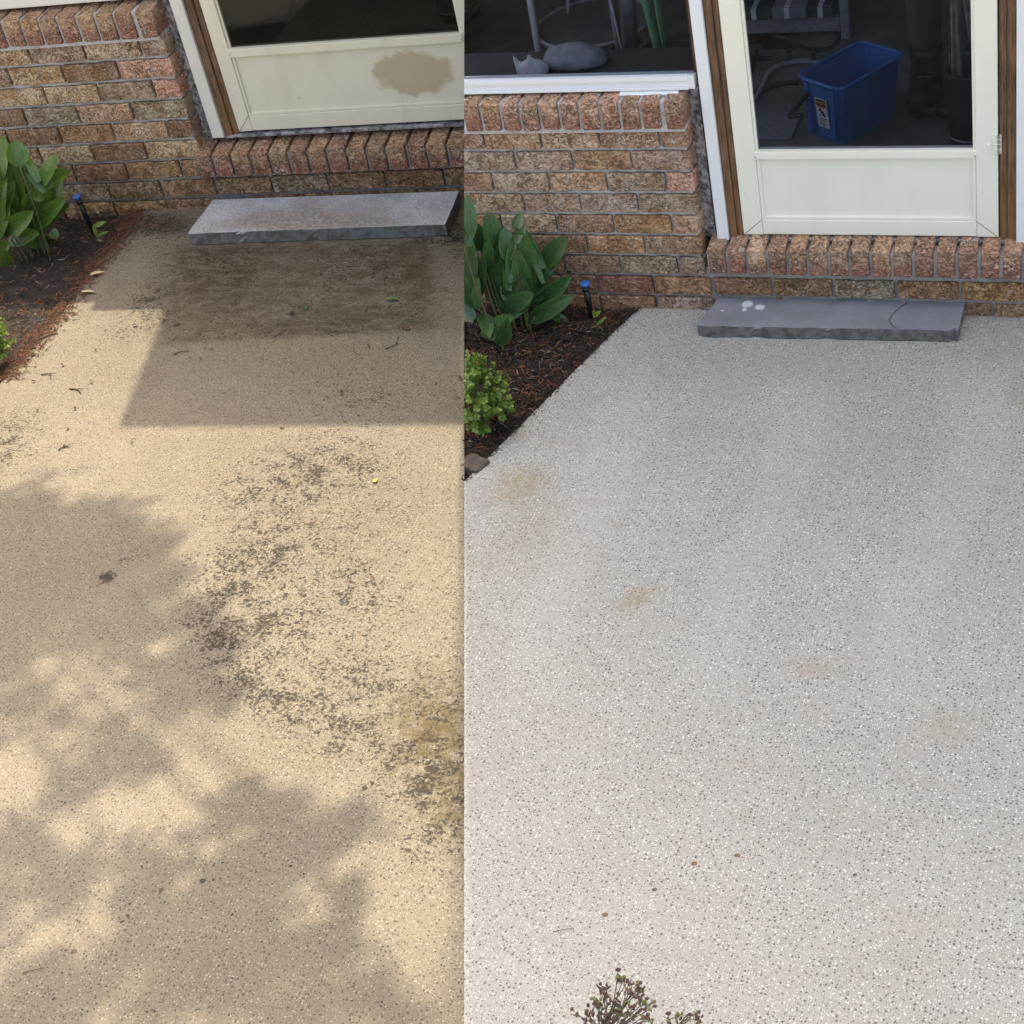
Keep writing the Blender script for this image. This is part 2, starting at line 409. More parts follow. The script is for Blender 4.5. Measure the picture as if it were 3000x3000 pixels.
def inside(poly, x, y):
    r = False; j = len(poly) - 1
    for i in range(len(poly)):
        xi, yi = poly[i]; xj, yj = poly[j]
        if (yi > y) != (yj > y) and x < (xj - xi) * (y - yi) / (yj - yi) + xi: r = not r
        j = i
    return r
def seg_dist(p, a, b):
    ab = b - a; t = max(0, min(1, (p - a).dot(ab) / ab.length_squared)); return (p - a - ab * t).length

# joint on the ground
J0 = G(1360, 560); J1 = G(1360, 3000); jd = (J1 - J0).normalized()
JA = J0 - jd * 0.5; JB = J1 + jd * 5.0
lb_px = [(400, 612), (368, 686), (268, 790), (184, 916), (77, 1031), (8, 1115)]
LB = [G(*p) for p in lb_px]
ldir = (LB[-1] - LB[0]).normalized()
LB.append(LB[-1] + ldir * 5.5)
rb_px = [(1880, 897), (1787, 983), (1698, 1072), (1583, 1188), (1480, 1290), (1362, 1409)]
RB = [G(*p) for p in rb_px]

def ell(u, v, cx, cy, rx, ry, a=0.0, soft=0.95):
    ca, sa = math.cos(a), math.sin(a); dx, dy = u - cx, v - cy
    x = (dx * ca + dy * sa) / rx; y = (-dx * sa + dy * ca) / ry
    r = math.hypot(x, y)
    t = max(0.0, min(1.0, (1 + soft - r) / (2 * soft))); return t * t * (3 - 2 * t)
def sstep(a, b, x):
    t = max(0, min(1, (x - a) / (b - a))); return t * t * (3 - 2 * t)
DIRT = [(900, 1370, 190, 75, -.1, .75), (800, 1450, 160, 60, 0, .6), (1020, 1330, 150, 60, 0, .5), (720, 1640, 150, 60, -.35, .85), (800, 1560, 190, 110, .4, .5),
        (640, 1850, 110, 90, .3, .8), (760, 1790, 130, 130, 0, .62), (1000, 1700, 250, 170, .5, .42), (1080, 1730, 90, 60, 0, .6), (930, 1930, 260, 150, .5, .5),
        (1090, 1980, 90, 70, 0, .6), (700, 2010, 150, 60, .4, .62), (1000, 2160, 230, 100, .35, .6), (1230, 2260, 170, 110, .3, .95), (1300, 2080, 100, 110, 0, .8),
        (1310, 2370, 110, 110, .3, .85), (1260, 2500, 120, 80, .5, .45), (315, 1690, 26, 16, -.5, 1.6), (368, 1640, 22, 10, -.4, 1.3), (20, 1310, 80, 70, 0, .75), (60, 1240, 70, 40, 0, .5),
        (470, 660, 95, 40, 0, 1.0), (440, 890, 55, 60, .5, .75), (360, 955, 60, 50, 0, .5), (1060, 1180, 150, 70, 0, .5), (1000, 1080, 300, 90, 0, .2), (900, 2060, 180, 60, .4, .55),
        (1345, 700, 30, 60, 0, .9), (1290, 690, 90, 25, 0, .8), (700, 1720, 80, 40, -.4, .7), (1350, 1800, 60, 300, 0, .25), (1150, 1480, 150, 90, 0, .4)]
MOSSY = [(1275, 2150, 120, 140, 0, 1.0), (1330, 2330, 90, 130, 0, 1.0), (1230, 2240, 90, 50, 0, .6), (1210, 800, 45, 70, 0, .5)]
def left_attr(u, v):
    d = 0.05
    for e in DIRT: d = max(d, e[5] * ell(u, v, *e[:5])) if e[5] > .9 else d + e[5] * ell(u, v, *e[:5]) * (1 - d)
    # imprint of a door mat that lay in front of the step
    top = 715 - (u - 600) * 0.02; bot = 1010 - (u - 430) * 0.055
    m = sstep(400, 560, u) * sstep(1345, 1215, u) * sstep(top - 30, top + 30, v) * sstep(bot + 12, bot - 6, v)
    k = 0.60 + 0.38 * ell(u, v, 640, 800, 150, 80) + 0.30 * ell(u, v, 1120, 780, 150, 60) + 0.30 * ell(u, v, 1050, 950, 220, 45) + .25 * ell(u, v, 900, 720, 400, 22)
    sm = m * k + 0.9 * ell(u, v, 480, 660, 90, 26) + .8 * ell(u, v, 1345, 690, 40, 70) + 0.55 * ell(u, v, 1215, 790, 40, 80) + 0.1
    mo = max([e[5] * ell(u, v, *e[:5]) for e in MOSSY])
    return min(1.6, d + m * 0.42), min(1.0, sm), mo
STAIN = [(1525, 1425, 75, 45, -.35, .85), (1860, 1755, 50, 20, -.5, .95), (2150, 1050, 330, 60, 0, .28), (2900, 1010, 130, 60, 0, .32), (2780, 2120, 90, 40, 0, .35), (1450, 1100, 90, 60, 0, .15),
         (2990, 1150, 50, 60, 0, .4), (1560, 1560, 130, 80, -.7, .25), (2380, 1960, 40, 18, 0, .5), (1440, 1640, 90, 30, 0, .2), (2440, 1960, 30, 12, 0, .5), (1960, 1090, 90, 30, 0, .3), (2050, 1240, 60, 18, 0, .35)]
def right_attr(u, v):
    s = 0.0
    for e in STAIN: s = max(s, e[5] * ell(u, v, *e[:5]))
    w = 0.5 * (math.sin(u * 0.012 + math.sin(v * 0.004) * 1.5) > 0.55) * sstep(1000, 1200, v) * sstep(2400, 1700, v)
    return s, w * 0.6, 0.0

def patio(name, poly, step, mat, fn, names, label):
    xs = [p.x for p in poly]; ys = [p.y for p in poly]
    bm = bmesh.new()
    vs_ = [bm.verts.new((p.x, p.y, 0)) for p in poly]; f = bm.faces.new(vs_)
    if f.normal.z < 0 or True: bmesh.ops.recalc_face_normals(bm, faces=[f])
    bm.normal_update()
    if bm.faces[:][0].normal.z < 0: bm.faces[:][0].normal_flip()
    def slice_(axis, lo, hi):
        k = lo
        while k < hi:
            co = Vector((k, 0, 0)) if axis == 0 else Vector((0, k, 0)); no = Vector((1, 0, 0)) if axis == 0 else Vector((0, 1, 0))
            bmesh.ops.bisect_plane(bm, geom=bm.verts[:] + bm.edges[:] + bm.faces[:], plane_co=co, plane_no=no); k += step
    slice_(0, min(xs) + step, min(max(xs), .9)); slice_(1, 1.25, max(ys))
    top = bm.verts[:]
    r = bmesh.ops.extrude_face_region(bm, geom=bm.faces[:])
    # the copy goes down and becomes the underside
    for g in r['geom']:
        if isinstance(g, bmesh.types.BMVert): g.co.z -= 0.10
    bmesh.ops.recalc_face_normals(bm, faces=bm.faces[:])
    o = obj(name, bm, mat)
    at = [o.data.attributes.new(n, 'FLOAT', 'POINT') for n in names]
    for i, v in enumerate(o.data.vertices):
        u, w = proj(v.co); vals = fn(u, w)
        for a, x in zip(at, vals): a.data[i].value = x
    tag(o, label, None, None, 'structure'); return o
lw = [G(400, 612), G(1375, 575)]
polyL = [Vector((JA.x, JA.y, 0)), Vector((JB.x, JB.y, 0)), LB[-1] + Vector((0.0, -1.0, 0)), *LB[::-1]]
# back edge runs under the left wing's wall
bx = RZ @ Vector((0, YL + 0.06, 0))
polyL.append(Vector((LB[0].x + .03, LB[0].y + 0.16, 0)))
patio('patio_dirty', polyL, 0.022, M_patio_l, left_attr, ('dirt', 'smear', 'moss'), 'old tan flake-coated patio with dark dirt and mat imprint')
jr = G(1360, 1411)
polyR = [Vector((jr.x, jr.y, 0)), *RB[:-1][::-1], Vector((RB[0].x, YR + 0.05, 0)), Vector((3.2, YR + 0.05, 0)), Vector((3.2, JB.y - 0.2, 0)), Vector((JB.x, JB.y, 0))]
patio('patio_clean', polyR, 0.03, M_patio_r, right_attr, ('stain', 'wash', 'none'), 'freshly cleaned pale grey flake-coated patio')

# ------------------------------------------------------------------ planting beds
def bed(name, poly, seedv, rust, n, label, cutside=None):
    xs = [p.x for p in poly]; ys = [p.y for p in poly]; pl = [(p.x, p.y) for p in poly]
    rd = random.Random(seedv)
    bm = bmesh.new(); vs_ = [bm.verts.new((p.x, p.y, -0.02)) for p in poly]; bm.faces.new(vs_)
    k = min(xs) + .05
    while k < max(xs):
        bmesh.ops.bisect_plane(bm, geom=bm.verts[:] + bm.edges[:] + bm.faces[:], plane_co=(k, 0, 0), plane_no=(1, 0, 0)); k += .05
    k = min(ys) + .05
    while k < max(ys):
        bmesh.ops.bisect_plane(bm, geom=bm.verts[:] + bm.edges[:] + bm.faces[:], plane_co=(0, k, 0), plane_no=(0, 1, 0)); k += .05
    for v in bm.verts: v.co.z = -0.022 + 0.022 * noise.noise(v.co * 9) 
    so_ = obj('bed_soil', bm, M_soil, smooth=True); tag(so_, kind='structure')
    bm = bmesh.new(); cl = bm.verts.layers.float_color.new('col'); edge = rust
    cnt = 0
    while cnt < n:
        x, y = rd.uniform(min(xs), max(xs)), rd.uniform(min(ys), max(ys)); onp = False
        if not inside(pl, x, y):
            continue
        p = Vector((x, y, 0))
        de = min(seg_dist(p, edge[i], edge[i + 1]) for i in range(len(edge) - 1)) if edge else 9
        cnt += 1
        red = rd.random() < (0.75 if de < 0.05 else 0.16)
        pale = rd.random() < 0.06
        col = (0.20, 0.075, 0.03) if red else ((0.22, 0.17, 0.12) if pale else (0.035, 0.022, 0.015))
        f = rd.uniform(0.5, 1.3); col = tuple(c * f for c in col)
        L_, w_ = rd.uniform(.008, .034), rd.uniform(.002, .006)
        if edge and de < 0.06 and rd.random() < .75:       # mulch and needles kicked onto the slab edge
            p += Vector((abs(rd.gauss(0, .045)), rd.uniform(-.02, .03), 0)); z = 0.003; w_ *= .6; L_ *= 1.1
        else: z = -0.012 + 0.022 * noise.noise(Vector((x, y, 0)) * 9) + rd.uniform(0, .012)
        a = rd.uniform(0, 6.28); tl = rd.uniform(-.5, .5) if z < 0.003 else rd.uniform(-.08, .08)
        d = Vector((math.cos(a) * math.cos(tl), math.sin(a) * math.cos(tl), math.sin(tl))); s = Vector((-math.sin(a), math.cos(a), rd.uniform(-.3, .3)))
        c0 = Vector((p.x, p.y, z)); up = Vector((0, 0, w_ * .7))
        q = [bm.verts.new(c0 + d * L_ * i + s * w_ * j + up * k) for i, j, k in ((-.5, -.5, 0), (.5, -.3, 0), (.5, .3, 0), (-.5, .5, 0), (0, 0, 1))]
        for v in q: v[cl] = (*col, 1)
        bm.faces.new((q[0], q[1], q[4])); bm.faces.new((q[1], q[2], q[4])); bm.faces.new((q[2], q[3], q[4])); bm.faces.new((q[3], q[0], q[4]))
    if True:
        ed = rust if rust else RB
        for i in range(2600 if rust else 700):
            j = rd.randrange(len(ed) - 1); a_, b_ = ed[j], ed[j + 1]; p = a_.lerp(b_, rd.random()); d_ = (b_ - a_).normalized(); nrm = Vector((-d_.y, d_.x, 0))
            off = rd.gauss(0, .030) if rust else rd.gauss(-.004, .009)
            p = p + nrm * off; a0 = rd.uniform(0, 6.28); L_ = rd.uniform(.006, .030) if rust else rd.uniform(.004, .012); w_ = rd.uniform(.0012, .003)
            dd = Vector((math.cos(a0), math.sin(a0), rd.uniform(-.05, .1))); ss = Vector((-math.sin(a0), math.cos(a0), 0)); c0 = Vector((p.x, p.y, .003)); up = Vector((0, 0, w_))
            col = (0.16, 0.062, 0.028) if rust and rd.random() < .7 else (0.03, 0.02, 0.014); f = rd.uniform(.5, 1.3); col = tuple(c * f for c in col)
            q = [bm.verts.new(c0 + dd * L_ * x + ss * w_ * y + up * k) for x, y, k in ((-.5, -.5, 0), (.5, -.3, 0), (.5, .3, 0), (-.5, .5, 0), (0, 0, 1))]
            for v in q: v[cl] = (*col, 1)
            bm.faces.new((q[0], q[1], q[4])); bm.faces.new((q[1], q[2], q[4])); bm.faces.new((q[2], q[3], q[4])); bm.faces.new((q[3], q[0], q[4]))
    mo = obj('mulch', bm, M_mulch); tag(mo, label, 'mulch', None, 'stuff'); return so_, mo
wl = RZ @ Vector((-6.0, YL + .02, 0)); wl2 = RZ @ Vector((LB[0].x - .05, YL + .02, 0))
lc = RZ @ Vector((G(400, 612, 0, ML).x, YL + .02, 0))
bed_l = [*[p - Vector((.004, 0, 0)) for p in LB[:-1]], LB[-2] + ldir * 0.5, LB[-2] + ldir * .5 + Vector((-1.2, 0, 0)), Vector((-5.6, wl.y, 0)), Vector((lc.x, lc.y, 0))]
bed('left_bed', bed_l, 3, LB[:-1], 9000, 'dark shredded mulch with rust needles beside the dirty patio')
jw = W(1360, 700, YR + .02)
seam_wall = [W(1362, 800, YR)]
# joint line crosses the right wing's wall base here
tt = (YR + .02 - J0.y) / jd.y; jbase = J0 + jd * tt
bed_r = [*[p - Vector((.004, 0, 0)) for p in RB], Vector((jbase.x + .003, jbase.y, 0)), Vector((RB[0].x, YR + .02, 0))]
bed('right_bed', bed_r, 4, [], 6000, 'dark brown mulch between the shrub and the clean patio')
# low edging stone at the near end of the right bed
# ================================================================== HOUSES
def vary(c, a=0.15):
    f = R_.uniform(1 - a, 1 + a); return tuple(x * f * R_.uniform(.95, 1.05) for x in c)
TAN = (0.40, 0.30, 0.205); GREYTAN = (0.325, 0.26, 0.20); BRN = (0.27, 0.18, 0.115); RED = (0.30, 0.155, 0.105); ORG = (0.33, 0.21, 0.115); DRED = (0.21, 0.10, 0.075); PINK = (0.40, 0.26, 0.20)

def brick_variants(lx, ly, lz, n, seedv, nx, nz):
    """boxes with softened, uneven arrises; front is -Y"""
    out = []; rd = random.Random(seedv)
    for k in range(n):
        bm = bmesh.new()
        bm_box(bm, -lx / 2, lx / 2, 0, ly, -lz / 2, lz / 2)
        es = [e for e in bm.edges]
        bmesh.ops.bevel(bm, geom=es, offset=0.0032, segments=1, affect='EDGES')
        for i in range(1, nx):
            bmesh.ops.bisect_plane(bm, geom=bm.verts[:] + bm.edges[:] + bm.faces[:], plane_co=(-lx / 2 + lx * i / nx, 0, 0), plane_no=(1, 0, 0))
        for v in bm.verts:
            q = v.co * 31 + Vector((k * 7.3, seedv, 0))
            v.co += Vector((noise.noise(q) * .003, noise.noise(q + Vector((9, 0, 0))) * .003, noise.noise(q + Vector((0, 9, 0))) * .005))
        out.append(mesh_from(bm, 'brick', None))
    return out

class House:
    def __init__(s, name, M, Y, yaw, ox, label, bmat):
        s.M, s.Y, s.yaw = M, Y, yaw; s.o = Vector((ox, Y, 0)); s.bmat = bmat
        s.e = empty(name, Matrix.Rotation(yaw, 3, 'Z') @ s.o, yaw); tag(s.e, label, 'house')
        s.parts = []
    def box(s, name, x0, x1, y0, y1, z0, z1, mat, parent=None, bevel=0.002, loc=None):
        """y is measured from the wall face; part objects sit at their own corner"""
        bm = bmesh.new(); c = Vector((x0, y0, z0)) if loc is None else loc
        bm_box(bm, x0, x1, y0, y1, z0, z1, bevel, off=c)
        o = obj(name, bm, mat, parent or s.e); p = Vector((c.x, c.y + s.Y, c.z)) - s.o
        o['abs'] = (p.x, p.y, p.z)
        pp = Vector(parent['abs']) if parent else Vector((0, 0, 0))
        o.location = p - pp; s.parts.append(o); return o
    def free(s, name, bm, mat, parent=None, smooth=False):
        """mesh given in wing coordinates (x, y from wall face, z)"""
        off = Vector((s.o.x, 0, 0)); pp = Vector(parent['abs']) if parent else Vector((0, 0, 0))
        for v in bm.verts: v.co -= off + pp
        o = obj(name, bm, mat, parent or s.e, smooth); o['abs'] = tuple(pp); s.parts.append(o); return o
    def brick(s, me, x, y, z, col, parent, rot=None, name='brick'):
        o = bpy.data.objects.new(name, me); link(o, parent)
        pp = Vector(parent['abs'])
        o.location = Vector((x, y + s.Y, z)) - s.o - pp
        if rot: o.rotation_euler = rot
        o.color = (*col, 1); s.parts.append(o); return o

def wall_bricks(h, xc, zsill, pitch, lp, xleft, mort, courses, xright_under, vis_from, palette, low_y=0.0):
    """courses under the window sill; k counts down from the sill; xc is the corner by the door"""
    t = 0.0125 * pitch / .0753
    tx = t * .62; bh = pitch - t; lf = lp - tx; lh = lp * .48 - tx; dep = 0.085 * pitch / .0753
    vf = brick_variants(lf, dep, bh, 5, 1, 5, 1); vh = brick_variants(lh, dep, bh, 3, 2, 3, 1)
    for m in vf + vh: m.materials.append(h.bmat)
    for k in range(1, courses + 1):
        zc = zsill - pitch * (k - 1) - pitch / 2 - t / 2 + t * .5
        x = xc; first = True
        if k >= 8:      # runs through below the door sill
            x = xright_under
        while x > xleft:
            half = first and k % 2 == 1 and k < 8
            l = lh if half else lf
            if first and k in (7,): half, l = True, lh
            me = R_.choice(vh if half else vf); first = False
            xm = x - l / 2; x -= l + tx
            if xm + l / 2 < vis_from: break
            u, v_ = 0, 0
            col = vary(palette(k, (xc - xm) / lp, half), .12)
            flip = R_.random() < .5
            h.brick(me, xm, R_.uniform(-.002, .002), zc, col, mort, (0, math.pi if flip else 0, R_.uniform(-.004, .004)))
def pal(k, u, half):
    r = R_.random()
    if k < 5 and r > .93: return PINK
    if k >= 7: return BRN if r < .45 else (ORG if r < .7 else (DRED if r < .85 else GREYTAN))
    if k >= 5: return (TAN if r < .4 else (BRN if r < .7 else ORG))
    if half and k == 3: return PINK
    return GREYTAN if r < .55 else (TAN if r < .85 else BRN)
def sill_run(h, x0, x1, pitchx, zb, zt, ytop_front, dep, slope, joint, parent, cols, end_gap=1.0):
    lx = pitchx - joint
    lz = zt - zb
    vr = []
    for m in brick_variants(lx, dep, lz, 5, 5, 1, 1):
        for v in m.vertices:                       # the top falls to the outside
            if v.co.z > 0: v.co.z += (v.co.y) * slope
        m.materials.append(M_sill_l if h.bmat is M_brick_l else M_sill_r); vr.append(m)
    x = x1; n = 0
    while x - lx > x0 - .012:
        col = vary(R_.choice(cols), .15)
        h.brick(R_.choice(vr), x - lx / 2, ytop_front + R_.uniform(-.002, .002), (zb + zt) / 2, col, parent, None, 'sill_brick')
        x -= pitchx * (1 if n else end_gap); n += 1
SILLC = [RED, RED, BRN, PINK, ORG, DRED]
DSILLC = [ORG, BRN, BRN, RED, DRED, TAN]

# ------------------------------------------------------------------ right wing (clean patio)
xcR = -1.430
hR = House('brick_house', MR, YR, 0, xcR, 'brick house wing with window and door above the clean pale patio', M_brick_r)
zs = 0.651; pit = 0.0753; lp = 0.1925
Xl = -3.6
mort = hR.box('wall', Xl, xcR - .012, .0145, .12, -.05, zs + .07, M_mortar, bevel=0)
under = hR.box('wall', xcR - .0125, 3.2, .0145, .12, -.05, .150, M_mortar, bevel=0)
wall_bricks(hR, xcR, zs, pit, lp, Xl + .2, mort, 9, xcR + .01, -2.75, pal)
# courses 8 and 9 below the door sill
def under_row(h, k, x0, x1, zs, pit, lp, parent):
    t = 0.0125 * pit / .0753; lf = lp - t * .62
    ms = brick_variants(lf, .085 * pit / .0753, pit - t, 3, 9 + k, 5, 1)
    for m in ms: m.materials.append(h.bmat)
    x = x0 + (lp * .5 if k % 2 else 0)
    while x < x1:
        h.brick(R_.choice(ms), x + lf / 2, .004 + R_.uniform(-.002, .002), zs - pit * (k - .5), vary(R_.choice([BRN, BRN, GREYTAN, ORG]), .15), parent); x += lp
for k in (8, 9): under_row(hR, k, xcR + .022, .1, zs, pit, lp, under)
sillw = hR.box('window_sill', Xl, xcR - .004, -.012, .11, zs - .008, .742, M_mortar, bevel=0)
sill_run(hR, -2.75, xcR, .0645, zs + .006, .745, -.022, .125, .10, .0095, sillw, SILLC, 1.12)
# rough mortar where wall meets the door trim
def rough_joint(h, x0, x1, y0, y1, z0, z1):
    bm = bmesh.new(); nz_, nx_ = 60, 8; rows = []
    for i in range(nz_ + 1):
        z = z0 + (z1 - z0) * i / nz_; row = []
        for j in range(nx_ + 1):
            f = j / nx_; p = Vector((x0 + (x1 - x0) * f, y0 + (y1 - y0) * f, z)); q = p * 55
            d = noise.noise(q) * .010 + noise.noise(q * 2.3) * .006
            row.append(bm.verts.new(p + Vector((.6 * d, -.8 * d, noise.noise(q + Vector((7, 0, 0))) * .003))))
        rows.append(row)
    for i in range(nz_):
        for j in range(nx_): bm.faces.new((rows[i][j], rows[i][j + 1], rows[i + 1][j + 1], rows[i + 1][j]))
    h.free('mortar_joint', bm, M_joint, None)
rough_joint(hR, xcR - .008, xcR + .034, .062, .050, .235, .76)
# door sill (rowlock bricks)
dsx = -1.418
ds = hR.box('door_sill', dsx + .004, .35, -.012, .12, .151, .226, M_mortar, bevel=0)
sill_run(hR, dsx, dsx + .0640 * 24, .0640, .152, .240, -.024, .120, .13, .0095, ds, DSILLC)
# window
wz0, wz1 = W(1700, 266, YR + .04).z, W(1700, 228.5, YR + .04).z
win = hR.box('window', Xl, xcR + .03, .035, .075, wz0, wz1, M_trim_r, bevel=.003)
hR.box('frame_bead', Xl, xcR + .012, .029, .035, wz1 - .012, wz1 + .002, M_trim_r, win, .001)
hR.box('frame_foot', Xl, xcR + .012, .027, .035, wz0 + .002, wz0 + .010, M_trim_r, win, .001)
pane = hR.box('pane', Xl, xcR + .03, .052, .056, wz1, 1.70, M_glass_r, win, 0)
hR.box('frame_head', Xl, xcR + .03, .035, .075, 1.70, 1.76, M_trim_r, win, .003)
a, b = W(1812, 264, YR + .02), W(1985, 268, YR + .02)
bm = bmesh.new(); n = 12
rows = []
for i in range(n + 1):
    f = i / n; x = a.x + (b.x - a.x) * f
    e0 = .020 + .003 * noise.noise(Vector((i * .9, 3, 0)))
    rows.append([bm.verts.new((x, e0, wz0 - .012 + .002 * math.sin(i))), bm.verts.new((x, .034, wz0 - .004)), bm.verts.new((x, .034, wz0 + .001)), bm.verts.new((x, e0, wz0 - .007 + .002 * math.sin(i)))])
for i in range(n):
    for j in range(4): bm.faces.new((rows[i][j], rows[i][(j + 1) % 4], rows[i + 1][(j + 1) % 4], rows[i + 1][j]))
bm.faces.new(rows[0]); bm.faces.new(rows[-1][::-1])
hR.free('loose_shim', bm, M_trim_r, None)
# trim, jambs and door
YD = .060
def xat(px, y, yo, h=hR): return W(px, y, h.Y + yo, h.M).x
def door_set(h, d, mw, mt, mpanel, mglass, hinge):
    z0 = d['z0']; top = d['z0'] + d['H']
    h.box('trim_board', d['t0'], d['t1'], .030, .060, z0 - .012, top + .08, mt, None, .003)
    h.box('trim_back', d['t0'] - .02, d['t1'], .061, .12, z0 - .01, top + .08, M_wood, None, 0)
    jw_ = d['d0'] - d['t1']
    h.box('door_jamb', d['t1'] + .0005, d['t1'] + jw_ * .55, .042, .12, z0 - .010, top + .05, M_wood, None, .003)
    h.box('door_jamb', d['t1'] + jw_ * .55 + .001, d['d0'] - .002, .050, .12, z0 - .010, top + .05, M_wood, None, .003)
    # storm door leaf
    st = d['st']
    D = h.box('door', d['d0'], d['d0'] + st, YD - .012, YD + .022, z0, top, mw, None, .003)
    h.box('stile', d['d1'] - st, d['d1'], YD - .012, YD + .022, z0, top, mw, D, .003)
    h.box('bottom_rail', d['d0'] + st + .0005, d['d1'] - st - .0005, YD - .011, YD + .022, z0 + .001, d['zp0'], mw, D, .003)
    h.box('middle_rail', d['d0'] + st - .004, d['d1'] - st + .004, YD - .016, YD + .020, d['zp1'], d['zg'], mw, D, .003)
    h.box('top_rail', d['d0'] + st + .0005, d['d1'] - st - .0005, YD - .011, YD + .022, top - .08, top - .001, mw, D, .003)
    h.box('panel_bead', d['d0'] + st + .0005, d['d0'] + st + .011, YD - .008, YD + .006, d['zp0'] + .011, d['zp1'], mw, D, .002)
    h.box('panel_bead', d['d1'] - st - .011, d['d1'] - st - .0005, YD - .008, YD + .006, d['zp0'] + .011, d['zp1'], mw, D, .002)
    h.box('panel_bead', d['d0'] + st + .0005, d['d1'] - st - .0005, YD - .0085, YD + .006, d['zp0'] + .0005, d['zp0'] + .0105, mw, D, .002)
    pnl = h.box('panel', d['d0'] + st, d['d1'] - st, YD - .001, YD + .010, d['zp0'] - .01, d['zp1'] + .01, mpanel, D, 0)
    h.box('glazing_bead', d['d0'] + st + .0005, d['d0'] + st + .009, YD - .004, YD + .012, d['zg'], top - .08, mw, D, .001)
    h.box('glazing_bead', d['d1'] - st - .009, d['d1'] - st - .0005, YD - .004, YD + .012, d['zg'], top - .08, mw, D, .001)
    h.box('pane', d['d0'] + st, d['d1'] - st, YD + .002, YD + .005, d['zg'] - .005, top - .07, mglass, D, 0)
    for sx in (d['d0'] + st + .002, d['d1'] - st - .002):
        bm = bmesh.new(); bm_tube(bm, [(sx, YD - .0175, (d['zg'] + d['zp1']) / 2 - .004), (sx, YD - .012, (d['zg'] + d['zp1']) / 2 - .004)], .0028, 8); h.free('screw', bm, M_steel, D)
    # mitre lines at the lower corners
    for sx, sg in ((d['d0'], 1), (d['d1'], -1)):
        bm = bmesh.new(); bm_tube(bm, [(sx + sg * .004, YD - .0122, z0 + .003), (sx + sg * st, YD - .0122, d['zp0'])], .0009, 4); h.free('mitre_joint', bm, M_black, D)
    h.box('threshold', d['t1'] - .01, d['d1'] + .05, .040, .10, z0 - .020, z0 - .009, M_joint, None, .002)
    return D
dR = dict(z0=W(2550, 685, YR + YD).z, H=1.70, t0=xat(2075, 480, .03), t1=xat(2109, 480, .03), d0=xat(2156, 480, YD - .012), d1=xat(2924, 480, YD - .012), st=.062,
          zp0=W(2550, 641, YR + YD).z, zp1=W(2550, 459, YR + YD).z, zg=W(2550, 436, YR + YD).z)
PSTAIN = (0.62, 0.14)
Dr = door_set(hR, dR, M_white_r, M_trim_r, M_white_r, M_glass_r, True)
# right jamb and right trim
jx = dR['d1']
hR.box('door_jamb', jx + .004, jx + .026, .052, .12, dR['z0'] - .01, 2.02, M_wood, None, .003)
hR.box('door_jamb', jx + .0265, jx + .052, .044, .12, dR['z0'] - .01, 2.02, M_wood, None, .003)
hR.box('trim_board', jx + .0525, jx + .125, .030, .060, dR['z0'] - .03, 2.05, M_trim_r, None, .003)
hR.box('side_wall', jx + .126, 3.2, .032, .10, .16, 2.2, M_siding, None, 0)
# hinge
hz = W(2922, 415, YR + YD).z
hg = hR.box('hinge', jx - .012, jx + .010, YD - .0165, YD - .012, hz - .030, hz + .030, M_white_r, None, .001)
for i in range(4):
    bm = bmesh.new(); zz = hz - .024 + i * .016
    bm_tube(bm, [(jx + .003, YD - .018, zz - .005), (jx + .003, YD - .018, zz + .006)], .0045, 8); hR.free('knuckle', bm, M_steel, hg)
bm = bmesh.new(); p = W(2896, 424, YR + YD - .012); bmesh.ops.create_icosphere(bm, subdivisions=2, radius=.006, matrix=Matrix.Translation((p.x, YD - .013, p.z))); hR.free('bump_stop', bm, M_white_r, None, True)
# unseen tall wall and overhang, added to keep the sun off this side
hR.box('unseen_upper_wall', Xl - 3, 4.6, .04, .30, 2.06, 17.0, M_siding, None, 0)
hR.box('side_head', Xl - 3, jx + .126, .036, .10, 1.93 if False else 2.0, 2.06, M_siding, None, 0)
hR.box('window_head_wall', Xl, xcR + .03, .036, .09, 1.765, 2.0, M_siding, None, 0)
hR.box('unseen_eave', Xl - 3, 4.8, -.30, 3.5, 17.0, 17.15, M_roof, None, 0)
# room behind
FZ = dR['z0'] - .015
def room(h, x0, x1, y1, zc, mat_floor, mat_wall):
    for nm, bx_, mt in (('room_floor', (x0, x1, .12, y1, FZ - .06, FZ), mat_floor), ('room_back_wall', (x0, x1, y1, y1 + .1, FZ, zc), mat_wall),
                        ('room_ceiling', (x0, x1, .12, y1, zc, zc + .1), mat_wall), ('room_end_wall', (x1, x1 + .1, .12, y1, FZ, zc), mat_wall), ('room_end_wall', (x0 - .1, x0, .12, y1, FZ, zc), mat_wall)):
        h.box(nm, *bx_, mt, None, 0)
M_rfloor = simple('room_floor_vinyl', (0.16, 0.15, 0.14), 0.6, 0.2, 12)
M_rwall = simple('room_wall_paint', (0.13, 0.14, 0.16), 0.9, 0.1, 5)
room(hR, -4.6, 2.0, 3.4, 2.3, M_rfloor, M_rwall)

